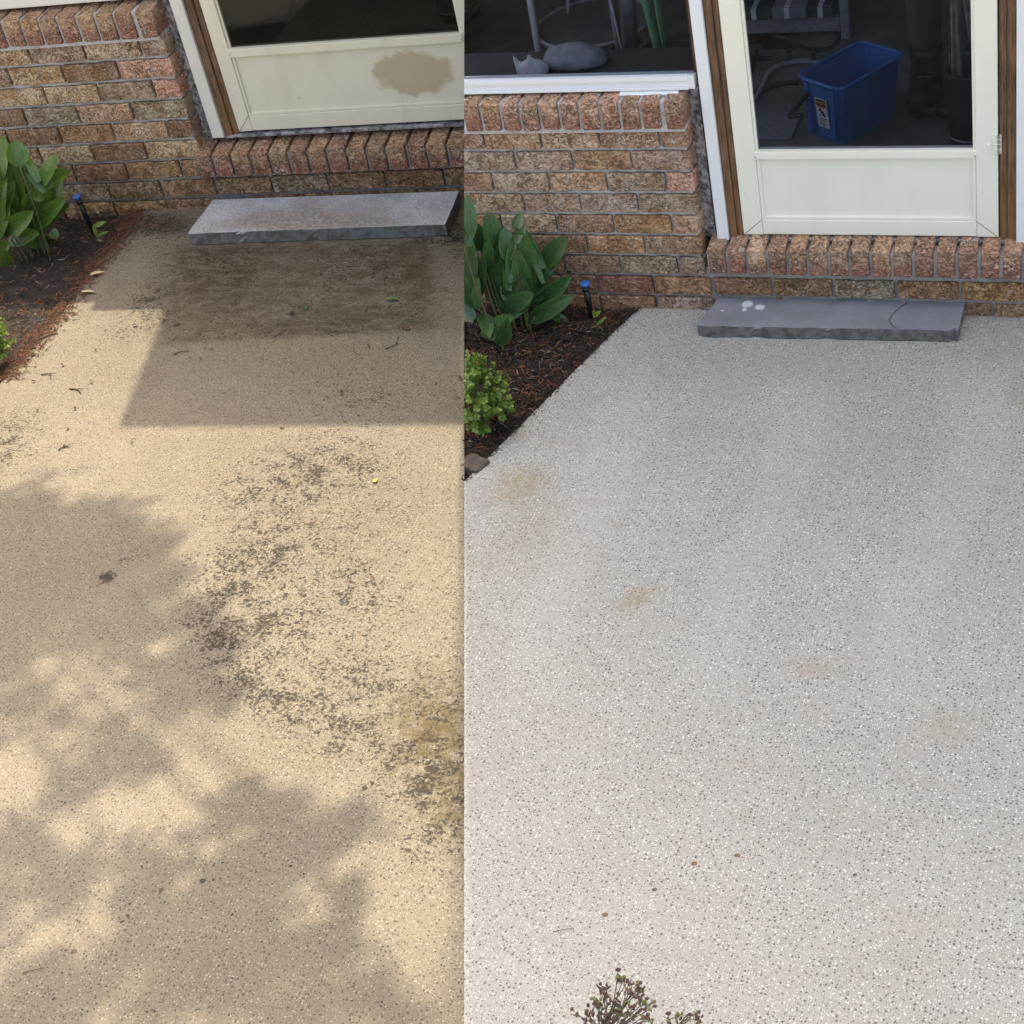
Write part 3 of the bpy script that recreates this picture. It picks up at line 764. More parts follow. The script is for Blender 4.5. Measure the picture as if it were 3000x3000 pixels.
# ------------------------------------------------------------------ left wing (dirty patio)
xcL = G(560, 610, 0, ML).x * 0
xcL = sum(W(x / 2.76, y / 2.76, YL, ML).x for x, y in ((1350, 285), (1395, 475), (1440, 650), (1480, 810), (1515, 985), (1560, 1150))) / 6
hL = House('brick_house', ML, YL, YAW, xcL, 'brick house wing with stained door above the dirty tan patio', M_brick_l)
zsL = .720; pitL = .0845; lpL = .237
XlL = -6.4
mortL = hL.box('wall', XlL, xcL - .014, .017, .14, -.05, zsL + .08, M_mortar, bevel=0)
underL = hL.box('wall', xcL - .0145, -1.4, .017, .14, -.05, .150, M_mortar, bevel=0)
wall_bricks(hL, xcL, zsL, pitL, lpL, XlL + .2, mortL, 9, xcL + .01, -4.75, pal)
for k in (8, 9): under_row(hL, k, xcL + .024, -1.7, zsL, pitL, lpL, underL)
silL = hL.box('window_sill', XlL, xcL - .005, -.013, .125, zsL - .009, .825, M_mortar, bevel=0)
sill_run(hL, -4.75, xcL, .0795, zsL + .007, .828, -.024, .14, .10, .0115, silL, [RED, BRN, BRN, ORG, TAN], 1.12)
rough_joint(hL, xcL - .010, xcL + .040, .072, .055, .25, .84)
dsxL = -3.215
dsL = hL.box('door_sill', dsxL + .005, -1.6, -.013, .14, .151, .228, M_mortar, bevel=0)
sill_run(hL, dsxL, dsxL + .0800 * 19, .0800, .146, .243, -.030, .135, .13, .0115, dsL, DSILLC)
wzl0 = W(150, 15, YL + .045, ML).z
wl_ = hL.box('window', XlL, xcL + .03, .040, .085, wzl0, wzl0 + .05, M_trim_l, bevel=.003)
hL.box('pane', XlL, xcL + .03, .058, .062, wzl0 + .05, 1.62, M_glass_l, wl_, 0)
hL.box('frame_head', XlL, xcL + .03, .040, .085, 1.62, 1.68, M_trim_l, wl_, .003)
YD = .062
def xatl(px, y, yo): return W(px, y, YL + yo, ML).x
dL = dict(z0=W(1000, 366, YL + YD, ML).z, H=1.72, t0=xatl(580, 270, .03), t1=xatl(615, 270, .03), d0=xatl(665, 270, YD - .012), st=.0)
dL['zp0'] = W(1000, 321, YL + YD, ML).z; dL['zp1'] = W(1000, 143, YL + YD, ML).z; dL['zg'] = W(1000, 117, YL + YD, ML).z
dL['st'] = xatl(718, 270, YD) - dL['d0'] - .010
dL['d1'] = xatl(1356, 140, YD) + .009 + dL['st']
PSTAIN = (W(1210, 215, YL + YD, ML).x - (dL['d0'] + dL['st']), W(1210, 215, YL + YD, ML).z - (dL['zp0'] - .01))
M_panel_l = panel_left()
door_set(hL, dL, M_white_l, M_trim_l, M_panel_l, M_glass_l, False)
# unseen roof slabs, the front ones outlined to cast the patio's shadow edges
def on_sun(px, py, z):
    g = G(px, py); t = z / SUN.z; return g + SUN * t
def slab_from(h, pts, z0, th, name, mat):
    bm = bmesh.new(); inv = Matrix.Rotation(-h.yaw, 3, 'Z')
    loc = [inv @ p for p in pts]
    a_ = [bm.verts.new((p.x, p.y - h.Y, z0)) for p in loc]; b_ = [bm.verts.new((p.x, p.y - h.Y, z0 + th)) for p in loc]
    n = len(a_); bm.faces.new(a_[::-1]); bm.faces.new(b_)
    for i in range(n): bm.faces.new((a_[i], a_[(i + 1) % n], b_[(i + 1) % n], b_[i]))
    bmesh.ops.recalc_face_normals(bm, faces=bm.faces[:]); return h.free(name, bm, mat, None)
zpo = 3.9
P1, P2, P3 = on_sun(525, 838, zpo), on_sun(368, 1234, zpo), on_sun(1362, 1226, zpo)
back = RZ @ Vector((0, 2.5, 0))
slab_from(hL, [P1 + (P1 - P2) * 1.2, P2, P3 + (P3 - P2) * .3, P3 + (P3 - P2) * .3 + back * .5, P1 + (P1 - P2) * 1.2 + back * .3], zpo, .10, 'shadow_roof', M_roof)
zea = 1.85
E1, E2 = on_sun(-900, 620, zea), on_sun(560, 842, zea)
slab_from(hL, [E1, E2, E2 + back * .6, E1 + back * .6], zea, .08, 'unseen_eave', M_roof)
slab_from(hL, [E1 + back * .55, E2 + (E2 - E1) * .8 + back * .55, E2 + (E2 - E1) * .8 + back * 1.6, E1 + back * 1.6], zea + .05, .08, 'roof', M_roof)
hL.box('unseen_upper_wall', xcL + .85, -1.3, .32, .42, 1.70, 3.88, M_siding, None, 0)
hL.box('unseen_upper_wall', XlL, xcL + .849, .30, .40, 1.69, 1.84, M_siding, None, 0)
hL.box('head_wall', XlL, -1.3, .065, .30, 1.70 + .0, 1.76, M_siding, None, 0) if False else None
hL.box('door_head_wall', xcL + .031, -1.3, .066, .29, dL['z0'] + 1.73, 2.3, M_siding, None, 0)
FZ = dL['z0'] - .015
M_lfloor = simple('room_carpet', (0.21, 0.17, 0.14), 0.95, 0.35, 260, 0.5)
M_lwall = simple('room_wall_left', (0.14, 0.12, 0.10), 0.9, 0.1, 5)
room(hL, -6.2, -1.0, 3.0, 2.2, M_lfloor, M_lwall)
FZL = FZ; FZR = dR['z0'] - .015
CUT_L += hL.parts; CUT_R += hR.parts

# ================================================================== CONCRETE STEPS
def step(name, pts, T, mat, chips, label, seedv):
    """pts: back-left, back-right, front-right, front-left of the top (world xy)"""
    bl, br, fr, fl = pts; org = Vector((fl.x, fl.y, 0))
    nx, ny, nz = 64, 14, 4; bm = bmesh.new()
    grid = {}
    def pos(i, j):
        a_ = bl.lerp(br, i / nx); b_ = fl.lerp(fr, i / nx); return b_.lerp(a_, j / ny)
    def vert(i, j, k):
        if (i, j, k) in grid: return grid[(i, j, k)]
        p = pos(i, j) - org; p.z = T * k / nz
        if i in (0, nx) or j in (0,) or k == nz:
            q = Vector((p.x * 18, p.y * 18, p.z * 18 + seedv))
            dsp = noise.noise(q) * .0025
            if j == 0: p.y += dsp
            if i == 0: p.x -= dsp
            if i == nx: p.x += dsp
        if j == 0 or (j == 1 and k == nz):
            for cx, w_, amt in chips:
                f = math.exp(-((i / nx - cx) / w_) ** 2) * amt
                if f > .0005:
                    p.y += f * (0.6 + .8 * noise.noise(Vector((i * 1.7, k * 1.9, seedv))) + .3) * (1 if j == 0 else .3)
                    if k == nz: p.z -= f * .55 * (1 if j == 0 else .25)
        grid[(i, j, k)] = bm.verts.new(p); return grid[(i, j, k)]
    for i in range(nx):
        for j in range(ny): bm.faces.new((vert(i, j, nz), vert(i + 1, j, nz), vert(i + 1, j + 1, nz), vert(i, j + 1, nz)))
        for k in range(nz):
            bm.faces.new((vert(i, 0, k), vert(i + 1, 0, k), vert(i + 1, 0, k + 1), vert(i, 0, k + 1)))
            bm.faces.new((vert(i + 1, ny, k), vert(i, ny, k), vert(i, ny, k + 1), vert(i + 1, ny, k + 1)))
    for j in range(ny):
        for k in range(nz):
            bm.faces.new((vert(0, j + 1, k), vert(0, j, k), vert(0, j, k + 1), vert(0, j + 1, k + 1)))
            bm.faces.new((vert(nx, j, k), vert(nx, j + 1, k), vert(nx, j + 1, k + 1), vert(nx, j, k + 1)))
    bot = [vert(0, 0, 0), vert(0, ny, 0), vert(nx, ny, 0), vert(nx, 0, 0)]
    o = obj(name, bm, mat, None, False, org); tag(o, label, 'step', 'concrete door steps'); o.location.z = .003; return o
STEP_T = .040
fl0, fr0 = G(2044, 988), G(2807, 1003); bl0, br0 = G(2106, 874, STEP_T), G(2831, 881, STEP_T)
for p in (bl0, br0): p.z = 0
SPLASH = [(G(2190, 893, .04).x - fl0.x, G(2190, 893, .04).y - fl0.y, .022), (G(2226, 902, .04).x - fl0.x, G(2226, 902, .04).y - fl0.y, .018), (G(2180, 909, .04).x - fl0.x, G(2180, 909, .04).y - fl0.y, .009), (G(2116, 912, .04).x - fl0.x, G(2116, 912, .04).y - fl0.y, .006)]
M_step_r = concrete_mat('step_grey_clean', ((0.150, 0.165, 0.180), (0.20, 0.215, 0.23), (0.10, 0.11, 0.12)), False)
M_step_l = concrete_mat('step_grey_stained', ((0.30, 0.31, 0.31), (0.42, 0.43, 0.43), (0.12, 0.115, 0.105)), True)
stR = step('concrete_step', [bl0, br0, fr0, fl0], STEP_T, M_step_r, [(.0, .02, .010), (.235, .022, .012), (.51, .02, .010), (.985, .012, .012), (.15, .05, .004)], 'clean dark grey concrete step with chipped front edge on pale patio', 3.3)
# hairline crack arc on the clean step
cr = [G(2000 + x / 1.932, 600 + y / 1.932, STEP_T + .0035) for x, y in ((1270, 555), (1225, 585), (1190, 620), (1172, 650), (1185, 680), (1215, 700))]
bm = bmesh.new(); bm_tube(bm, smooth_curve([p - stR.location for p in cr], 5), .0011, 5); obj('hairline_crack', bm, M_black, stR)
TL = .048
flL, frL = G(560, 719), G(1312, 693); blL, brL = G(625, 587, TL), G(1345, 561.6, TL)
for p in (blL, brL): p.z = 0
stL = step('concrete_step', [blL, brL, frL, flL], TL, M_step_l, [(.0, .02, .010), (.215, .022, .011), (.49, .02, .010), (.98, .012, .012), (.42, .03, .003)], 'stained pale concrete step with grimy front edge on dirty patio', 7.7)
CUT_L.append(stL)

# ================================================================== PLANTS
def leaf_mesh(L_, w_, curl, fold, seg=7, seedv=0):
    bm = bmesh.new(); rows = []; rd = random.Random(seedv); tw = rd.uniform(-.35, .35)
    ly = bm.verts.layers.float.new('tint')
    for i in range(seg + 1):
        t = i / seg
        w = w_ * (math.sin(math.pi * (0.04 + 0.96 * t) ** 0.86) ** 0.62) * (1 if t < .999 else 0) + (.0022 if t < .12 else 0)
        y = L_ * (t - .08 * curl * t * t); z = -curl * L_ * t * t * .55
        row = []
        for j, s in enumerate((-1, -.5, 0, .5, 1)):
            wav = .03 * w_ * math.sin(t * 9 + s * 3 + seedv)
            v = bm.verts.new((s * w * math.cos(fold * abs(s)), y, z + abs(s) * w * fold + wav + s * tw * t * w))
            v[ly] = 0.25 + .5 * t if abs(s) < .9 else .9
            row.append(v)
        rows.append(row)
    for i in range(seg):
        for j in range(4): bm.faces.new((rows[i][j], rows[i][j + 1], rows[i + 1][j + 1], rows[i + 1][j]))
    return bm
def plant(name, base_pts, tips, mat, label, cat, cutlist, stem=True):
    """tips: list of (pixel base x,y, pixel tip x,y, width px, height offset, lean towards camera) -> leaves standing on the bed"""
    o0 = base_pts; e = empty(name, o0); tag(e, label, cat)
    rj = random.Random(len(tips)); extra = []
    for (bx_, by, tx, ty, wpx, gz, dz) in tips:
        j = lambda q: rj.uniform(-q, q)
        extra.append((bx_ + j(22), by + 25 + j(20), tx + j(30), ty + 30 + j(30), wpx * .9, max(15, gz - 25), dz + .03))
    for k, (bx_, by, tx, ty, wpx, gz, dz) in enumerate(tips + extra):
        g = G(bx_, by + gz)                      # ground point under the leaf
        yplane = g.y
        b = W(bx_, by, yplane); tpt = W(tx, ty, yplane + dz)
        L_ = (tpt - b).length; scl = 5000 / (MR @ (b - CAM)).z
        w_ = wpx / scl / 2 * 1.75
        bm = leaf_mesh(L_, w_, R_.uniform(.05, .35), R_.uniform(.15, .5), 7, k * 1.7 + len(name))
        d = (tpt - b).normalized(); side = d.cross(Vector((0.45 + R_.uniform(-.6, .6), -1, .7))).normalized(); nrm = side.cross(d)
        mt = Matrix((side, d, nrm)).transposed().to_4x4()
        me = mesh_from(bm, 'leaf', mat, True); lo = bpy.data.objects.new('leaf', me); link(lo, e)
        lo.matrix_local = Matrix.Translation(b - o0) @ mt
        cutlist.append(lo)
        if stem and b.z > .015 and k % 3 == 0:
            bm = bmesh.new(); gp = Vector((b.x * .6 + o0.x * .4, g.y, -.015)) - o0
            bm_tube(bm, smooth_curve([gp, (gp + (b - o0)) / 2 + Vector((R_.uniform(-.01, .01), 0, .01)), b - o0], 4), [.0035] * 8 + [.0025], 6)
            so_ = obj('stem', bm, M_stem, e, True); cutlist.append(so_)
    return e
# leaves of the right plant, read off the photograph (zoom factors undone)
def z6(x, y): return 1360 + x / 2.76, 500 + y / 2.76
def lf(bx_, by, tx, ty, w_, gz, dz=0.0):
    b = z6(bx_, by); t_ = z6(tx, ty); return (*b, *t_, w_ / 2.76, gz / 2.76, dz)
right_leaves = [lf(470, 1000, 440, 470, 165, 250), lf(500, 960, 420, 650, 95, 290, -.04), lf(255, 610, 195, 350, 100, 640, -.02), lf(130, 640, 90, 420, 90, 600), lf(60, 520, 30, 200, 70, 800, .02), lf(40, 900, 70, 600, 95, 380, -.05),
    lf(180, 830, 205, 560, 70, 430, -.05), lf(300, 760, 300, 570, 80, 480, -.02), lf(130, 1000, 140, 750, 60, 260, -.06), lf(230, 1000, 240, 700, 120, 230, -.03), lf(640, 760, 820, 535, 95, 420, -.02), lf(650, 790, 470, 450, 40, 420, .04),
    lf(570, 950, 630, 760, 110, 250), lf(650, 840, 700, 690, 75, 330, .03), lf(785, 970, 790, 655, 110, 120, .03), lf(580, 1090, 840, 870, 95, 130, -.05), lf(570, 1080, 760, 900, 60, 150, .02), lf(340, 1110, 545, 1005, 85, 180, -.10),
    lf(330, 1010, 440, 900, 75, 260, -.04), lf(400, 480, 465, 340, 60, 760, .05), lf(20, 1000, 5, 820, 80, 260, -.02), lf(150, 1170, 205, 1310, 80, 120, -.12), lf(230, 1290, 360, 1190, 90, 60, -.08), lf(160, 980, 20, 870, 60, 280, -.06),
    lf(40, 480, 10, 380, 60, 800), lf(290, 1000, 330, 780, 70, 220, .02), lf(720, 1150, 770, 1230, 45, 60, -.04), lf(120, 860, 60, 650, 90, 400, .04), lf(350, 720, 330, 450, 90, 560, .03), lf(300, 850, 380, 560, 70, 420, .02), lf(90, 1090, 10, 940, 90, 200), lf(420, 1080, 300, 900, 80, 200, .03)]
pb = G(*z6(420, 1330)); pb.z = -.015
plant('broadleaf_plant', pb, right_leaves, M_leaf_r, 'lush dark green broadleaf clump in mulch beside the clean patio', 'plant', CUT_R)
def z1(x, y): return x / 2.612, 380 + y / 2.612
def lfl(bx_, by, tx, ty, w_, gz, dz=0.0):
    b = z1(bx_, by); t_ = z1(tx, ty); return (*b, *t_, w_ / 2.612, gz / 2.612, dz)
left_leaves = [lfl(150, 640, 60, 190, 165, 300), lfl(110, 600, 60, 400, 75, 330, -.05), lfl(20, 350, 5, 40, 90, 600, .02), lfl(150, 270, 110, 75, 105, 700, .03), lfl(300, 420, 440, 195, 85, 520, -.02), lfl(300, 400, 170, 150, 40, 560, .04),
    lfl(235, 620, 280, 460, 100, 330), lfl(330, 450, 380, 300, 70, 480, .03), lfl(440, 590, 440, 280, 95, 170, .03), lfl(240, 770, 470, 530, 85, 150, -.05), lfl(30, 800, 190, 660, 95, 190, -.08), lfl(20, 730, 95, 620, 70, 250, -.04),
    lfl(20, 620, 40, 380, 80, 380, -.02), lfl(0, 940, 55, 870, 80, 120, -.08), lfl(120, 760, 240, 840, 60, 160, -.05), lfl(0, 430, 10, 230, 80, 520, .01), lfl(180, 690, 150, 460, 90, 270, .03), lfl(290, 760, 320, 560, 80, 180, .02), lfl(390, 780, 450, 820, 50, 60, -.03), lfl(-40, 700, -20, 380, 100, 300), lfl(-60, 800, 0, 560, 90, 200, -.05)]
plb = G(*z1(220, 1050)); plb.z = -.015
plant('broadleaf_plant', plb, left_leaves, M_leaf_l, 'broadleaf clump in leaf-strewn mulch beside the dirty patio', 'plant', [])

def shrub(name, c, rx, ry, rz, n, label, side, seedv):
    rd = random.Random(seedv); e = empty(name, Vector((c.x, c.y, -.02))); tag(e, label, 'shrub')
    bm = bmesh.new(); ly = bm.verts.layers.float.new('tint'); org = Vector((c.x, c.y, -.02))
    tw = []
    for k in range(150):
        d = Vector((rd.gauss(0, 1), rd.gauss(0, 1), rd.gauss(.25, .8))).normalized()
        r = rd.uniform(.62, 1.06) * (1 + .16 * noise.noise(d * 2.3 + Vector((seedv, 0, 0))))
        p = Vector((c.x + d.x * rx * r, c.y + d.y * ry * r, c.z + d.z * rz * r))
        if p.z < .0: continue
        tw.append((p, d))
    for p, d in tw:
        tone = rd.uniform(0, .55)
        ax = (d + Vector((rd.gauss(0, .35), rd.gauss(0, .35), .5 + rd.gauss(0, .3)))).normalized()
        for q in range(int(n / 150)):
            t = rd.uniform(-.045, .03); a = rd.uniform(0, 6.28)
            s1 = ax.orthogonal().normalized(); s2 = ax.cross(s1); out = s1 * math.cos(a) + s2 * math.sin(a)
            b = p + ax * t; ld = (out + ax * rd.uniform(.2, 1.1)).normalized(); sd = ld.cross(ax + Vector((.01, .02, 0))).normalized()
            l = rd.uniform(.010, .017); w = l * .42
            if side * (b + ld * l - CAM).dot(NCUT) < .004 if side else False: continue
            up = ld.cross(sd) * l * .12
            vs_ = [bm.verts.new(x - org) for x in (b, b + ld * l * .5 + sd * w + up, b + ld * l, b + ld * l * .5 - sd * w + up)]
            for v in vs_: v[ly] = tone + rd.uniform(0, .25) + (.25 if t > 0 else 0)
            bm.faces.new(vs_)
    obj('foliage', bm, M_box, e)
    for k in range(9):
        d = Vector((rd.uniform(-.7, .7), rd.uniform(-.7, .7), 1)).normalized()
        tip = Vector((c.x + d.x * rx * .8, c.y + d.y * ry * .8, c.z + d.z * rz * .5))
        if side and side * (tip - CAM).dot(NCUT) < .01: continue
        bm = bmesh.new(); st0 = Vector((c.x + (.03 if side else 0), c.y, -.03))
        bm_tube(bm, smooth_curve([st0 - org, (st0 + tip) / 2 - org + Vector((rd.uniform(-.02, .02), rd.uniform(-.02, .02), 0)), tip - org], 4), [.005] * 4 + [.003] * 4 + [.0015], 6)
        so_ = obj('stem', bm, M_bark, e, True)
        if side: CUT_R.append(so_)
    return e
gs = G(1400, 1255); shrub('box_shrub', Vector((gs.x - .0, gs.y, .105)), .105, .115, .125, 6000, 'bright yellow-green small-leaved shrub beside the clean patio edge', 1, 5)
gl = G(-40, 1080); shrub('box_shrub', Vector((gl.x, gl.y, .10)), .105, .11, .13, 4500, 'small bright green shrub at the edge of the dirty patio', 0, 8)

# edging stone at the near end of the right bed
es_ = G(1395, 1365)
bm = bmesh.new(); bm_box(bm, -.045, .03, -.03, .035, -.05, .012, .008)
for v in bm.verts: v.co += Vector((noise.noise(v.co * 40), noise.noise(v.co * 40 + Vector((5, 0, 0))), noise.noise(v.co * 40 + Vector((0, 5, 0))))) * .004
M_edging = simple('edging_stone', (0.075, 0.062, 0.050), 0.9, 0.3, 50, .5)
eo = obj('edging_stone', bm, M_edging, None, False, (es_.x, es_.y, 0)); eo.rotation_euler.z = -.4; tag(eo, 'small brown edging stone at the tip of the mulch bed', 'stone'); CUT_R.append(eo)

# ------------------------------------------------------------------ sprinkler heads
def sprinkler(px, py, ptx, pty, label, tilt):
    g = G(px, py); top = W(ptx, pty, g.y); hgt = top.z
    e = empty('sprinkler_riser', Vector((g.x, g.y, -.03))); tag(e, label, 'sprinkler', 'sprinkler risers')
    def part(nm, prof, mat):
        bm = bmesh.new(); bm_lathe(bm, prof, 0, 0, 20); bmesh.ops.recalc_face_normals(bm, faces=bm.faces[:])
        o = obj(nm, bm, mat, e, True); return o
    s = hgt + .03
    part('pipe', [(0, 0), (.0085, 0), (.0085, s * .45), (.0105, s * .46), (.0105, s * .72), (.009, s * .73), (.009, s * .9), (0, s * .9)], M_black)
    part('collar', [(.010, s * .80), (.0135, s * .81), (.0135, s * .88), (.010, s * .89)], M_black)
    part('cap', [(.0085, s * .895), (.011, s * .90), (.0165, s * .955), (.0165, s * .985), (.012, s), (.005, s * .985), (0, s * .985)], M_blue)
    e.rotation_euler = (0, tilt, 0); return e
sprinkler(1734, 930, 1716, 826, 'blue-capped black sprinkler riser beside the clean patio', -.02)
sprinkler(272, 672, 240, 572, 'blue-capped black sprinkler riser beside the dirty patio', -.10)

def seedling(name, tips, base, label, cat='seedling'):
    b = G(*base); e = empty(name, Vector((b.x, b.y, -.015))); tag(e, label, cat)
    for k, (bx_, by, tx, ty, w_) in enumerate(tips):
        g = W(bx_, by, b.y); t_ = W(tx, ty, b.y - .015)
        scl = 5000 / (MR @ (b - CAM)).z
        bm = leaf_mesh((t_ - g).length, w_ / scl / 2, .25, .3, 5, k)
        d = (t_ - g).normalized(); side = d.cross(Vector((.2, -1, .6))).normalized(); nr = side.cross(d)
        lo = bpy.data.objects.new('leaf', mesh_from(bm, 'leaf', M_seed, True)); link(lo, e)
        lo.matrix_local = Matrix.Translation(g - e.location) @ Matrix((side, d, nr)).transposed().to_4x4()
    bm = bmesh.new(); bm_tube(bm, [(0, 0, 0), (.003, 0, .02), W(tips[0][0], tips[0][1], b.y) - e.location], [.002, .0018, .0012], 5); obj('stem', bm, M_stem, e)
seedling('seedling', [(1738, 928, 1758, 912, 14), (1745, 928, 1736, 912, 10), (1747, 952, 1774, 930, 9), (1748, 955, 1764, 962, 7)], (1748, 955), 'tiny light green seedling at the foot of the sprinkler, clean side')
seedling('seedling', [(285, 690, 272, 658, 16), (283, 692, 313, 678, 9), (278, 662, 306, 650, 14), (286, 700, 296, 706, 9)], (288, 700), 'tiny light green seedling at the foot of the sprinkler, dirty side')

# ------------------------------------------------------------------ loose bits on the dirty patio
def leaf_bit(px, py, L_, w_, ang, mat, name, label, cat='leaf', group=None, curl=.3):
    g = G(px, py); bm = leaf_mesh(L_, w_ / 2, curl, .35, 6, px * .1)
    o = obj(name, bm, mat, None, True, (g.x, g.y, .006 + curl * L_ * .25)); o.rotation_euler = (R_.uniform(-.1, .1), R_.uniform(-.2, .2), ang); return tag(o, label, cat, group)
M_green = simple('fresh_leaf', (0.05, 0.13, 0.03), .5); M_yel = simple('yellow_petal', (0.42, 0.34, 0.06), .6); M_dry = simple('dry_leaf', (0.10, 0.055, 0.03), .8, .3, 60); M_pale = simple('pale_dry_leaf', (0.48, 0.37, 0.20), .8, .2, 60); M_orn = simple('orange_leaf', (0.22, 0.11, 0.035), .7)
M_rust = simple('rust_leaf', (0.07, 0.028, 0.016), .85, .3, 60)
leaf_bit(1132, 883, .055, .014, -1.45, M_green, 'fallen_leaf', 'narrow fresh green leaf lying on the mat imprint')
leaf_bit(898, 910, .020, .012, .6, M_green, 'fallen_leaf', 'tiny dark green leaf near the middle of the mat imprint')
leaf_bit(1100, 1418, .022, .018, .3, M_yel, 'fallen_petal', 'small yellow petal on the sunlit dirty patio', 'petal')
leaf_bit(830, 1256, .018, .010, .9, M_orn, 'fallen_leaf', 'small orange leaf at the edge of the roof shadow')
leaf_bit(862, 922, .030, .016, 1.2, M_rust, 'fallen_leaf', 'curled rust-red leaf on the mat imprint')
leaf_bit(505, 955, .034, .014, -1.2, M_dry, 'fallen_leaf', 'dark curled leaf at the left end of the mat imprint', curl=.8)
leaf_bit(480, 945, .030, .010, .4, M_dry, 'fallen_leaf', 'dark pointed leaf left of the mat imprint', curl=.6)
leaf_bit(290, 632, .045, .020, .9, M_pale, 'fallen_leaf', 'pale dry lobed leaf in the mulch beside the sprinkler', curl=.5)
leaf_bit(268, 812, .055, .020, -1.0, M_pale, 'fallen_leaf', 'grey-tan dry leaf on the edge of the dirty patio', curl=.3)
leaf_bit(240, 862, .060, .022, -1.4, M_pale, 'fallen_leaf', 'larger grey-tan dry leaf half on the mulch edge', curl=.25)
bits = [(470, 870), (450, 880), (440, 900), (462, 858), (680, 893), (690, 885), (1180, 960), (1200, 965), (1225, 945), (1170, 992), (600, 1022), (545, 1030), (625, 1027), (555, 1055), (585, 1053), (825, 982), (1280, 1130), (1340, 1172), (1345, 1108), (330, 720), (310, 708), (270, 730), (110, 1205), (218, 1198), (200, 1262), (195, 1310), (92, 1122), (395, 1290), (390, 960), (1165, 1012), (1310, 850), (1330, 1150), (1000, 1155), (1080, 1015), (275, 1120), (185, 1075), (280, 1030), (370, 1220)]
G_BIT = 'dark leaf crumbs scattered on the dirty patio'
for i, (x, y) in enumerate(bits):
    leaf_bit(x + R_.uniform(-3, 3), y, R_.uniform(.010, .026), R_.uniform(.005, .011), R_.uniform(0, 6.28), R_.choice([M_dry, M_dry, M_twig, M_rust]), 'leaf_crumb', 'dark crumb of dead leaf lying on the dirty tan patio', 'debris', G_BIT, .5)
def twig(p0, p1, bend, r, label, branch=False):
    a_, b_ = G(*p0), G(*p1); mid = (a_ + b_) / 2 + Vector((-(b_ - a_).y, (b_ - a_).x, 0)) * bend
    o0 = a_.copy(); bm = bmesh.new()
    pts = smooth_curve([Vector((0, 0, .004)), mid - o0 + Vector((0, 0, .005)), b_ - o0 + Vector((0, 0, .004))], 5)
    bm_tube(bm, pts, [r * (1 - .5 * i / len(pts)) for i in range(len(pts))], 6)
    if branch: bm_tube(bm, [pts[4], pts[4] + ((b_ - a_).normalized() + Vector((.8, .4, 0))) * .02 + Vector((0, 0, .003))], [r * .7, r * .3], 5)
    o = obj('fallen_twig', bm, M_twig, None, True, o0); tag(o, label, 'twig')
twig((113, 998), (168, 978), .05, .004, 'straight brown twig on the patio next to the mulch edge')
twig((205, 1142), (238, 1155), .15, .0028, 'short forked dark twig on the sunlit patio', True)
twig((122, 1100), (150, 1112), .3, .0025, 'bent black twig near the shrub by the dirty patio', True)
twig((172, 1322), (205, 1312), .3, .0022, 'curled dark twig on the sunlit patio left of the roof shadow', True)
twig((510, 1041), (556, 1032), .15, .002, 'thin curved twig inside the roof shadow below the mat imprint')
twig((1130, 1024), (1166, 1004), -.2, .002, 'thin twig below the right end of the mat imprint')
twig((1130, 838), (1132, 812), .1, .0016, 'fine brown stalk on the right of the mat imprint')
twig((260, 777), (160, 782), .1, .002, 'pale thin twig lying in the mulch beside the dirty patio')
twig((30, 1100), (18, 1125), .2, .0025, 'dark twig at the foot of the small shrub', False)
twig((68, 2855), (135, 2838), .02, .0012, 'long thin dark stalk on the bottom left of the dirty patio')
twig((1622, 2733), (1683, 2724), .03, .0011, 'long thin grey stalk on the near clean patio')

def spot(px, py, r, el, ang, mat, label, group, name='tar_spot'):
    g = G(px, py); bm = bmesh.new(); n = 18; c = bm.verts.new((0, 0, .0022)); ring = []; ring2 = []
    for k in range(n):
        a_ = 6.283 * k / n; rr = r * (1 + .22 * noise.noise(Vector((math.cos(a_) * 1.3, math.sin(a_) * 1.3, px * .37))))
        ring.append(bm.verts.new((math.cos(a_) * rr * .75, math.sin(a_) * rr * .75 * el, .0019))); ring2.append(bm.verts.new((math.cos(a_) * rr, math.sin(a_) * rr * el, .0004)))
    for k in range(n):
        bm.faces.new((c, ring[k], ring[(k + 1) % n])); bm.faces.new((ring[k], ring2[k], ring2[(k + 1) % n], ring[(k + 1) % n]))
    o = obj(name, bm, mat, None, True, (g.x, g.y, 0)); o.rotation_euler.z = ang; tag(o, label, 'spot', group)
M_tar = simple('tar', (0.018, 0.013, 0.007), .5, .3, 90); M_tarb = simple('tar_brown', (0.075, 0.052, 0.026), .7, .3, 120)
spot(594, 2581, .0085, .75, .1, M_tar, 'largest black sticky spot in the near tree shadow', None)
spot(472, 2608, .0062, 1.1, 0, M_tarb, 'round dark brown spot left of the largest black spot', None)
spot(358, 2700, .0052, .5, .8, M_tar, 'narrow black spot on the dirty patio, slanting', None)
spot(216, 2788, .0075, .8, .7, M_tarb, 'olive brown pear-shaped blot near the bottom left', None)
spot(193, 2784, .0040, .8, .4, M_tarb, 'small brown blot just left of the pear-shaped blot', None)
spot(158, 2926, .0050, .45, 1.0, M_tar, 'narrow black spot close to the bottom left corner', None)
spot(851, 2537, .0045, .8, .2, M_tar, 'small black spot right of the largest black spot', None)
for x, y in ((497, 2588), (626, 2535), (650, 2527), (416, 2541), (255, 2440), (891, 2560), (380, 2648), (812, 2694), (930, 2655), (1085, 2468), (1120, 2935), (430, 2964), (190, 2352), (212, 2372), (625, 2577), (375, 2682), (680, 2680), (453, 2962)):
    spot(x, y, R_.uniform(.0022, .0036), R_.uniform(.6, 1), R_.uniform(0, 3), M_tar, 'tiny black speck on the near dirty patio', 'tiny black specks on the near dirty patio')
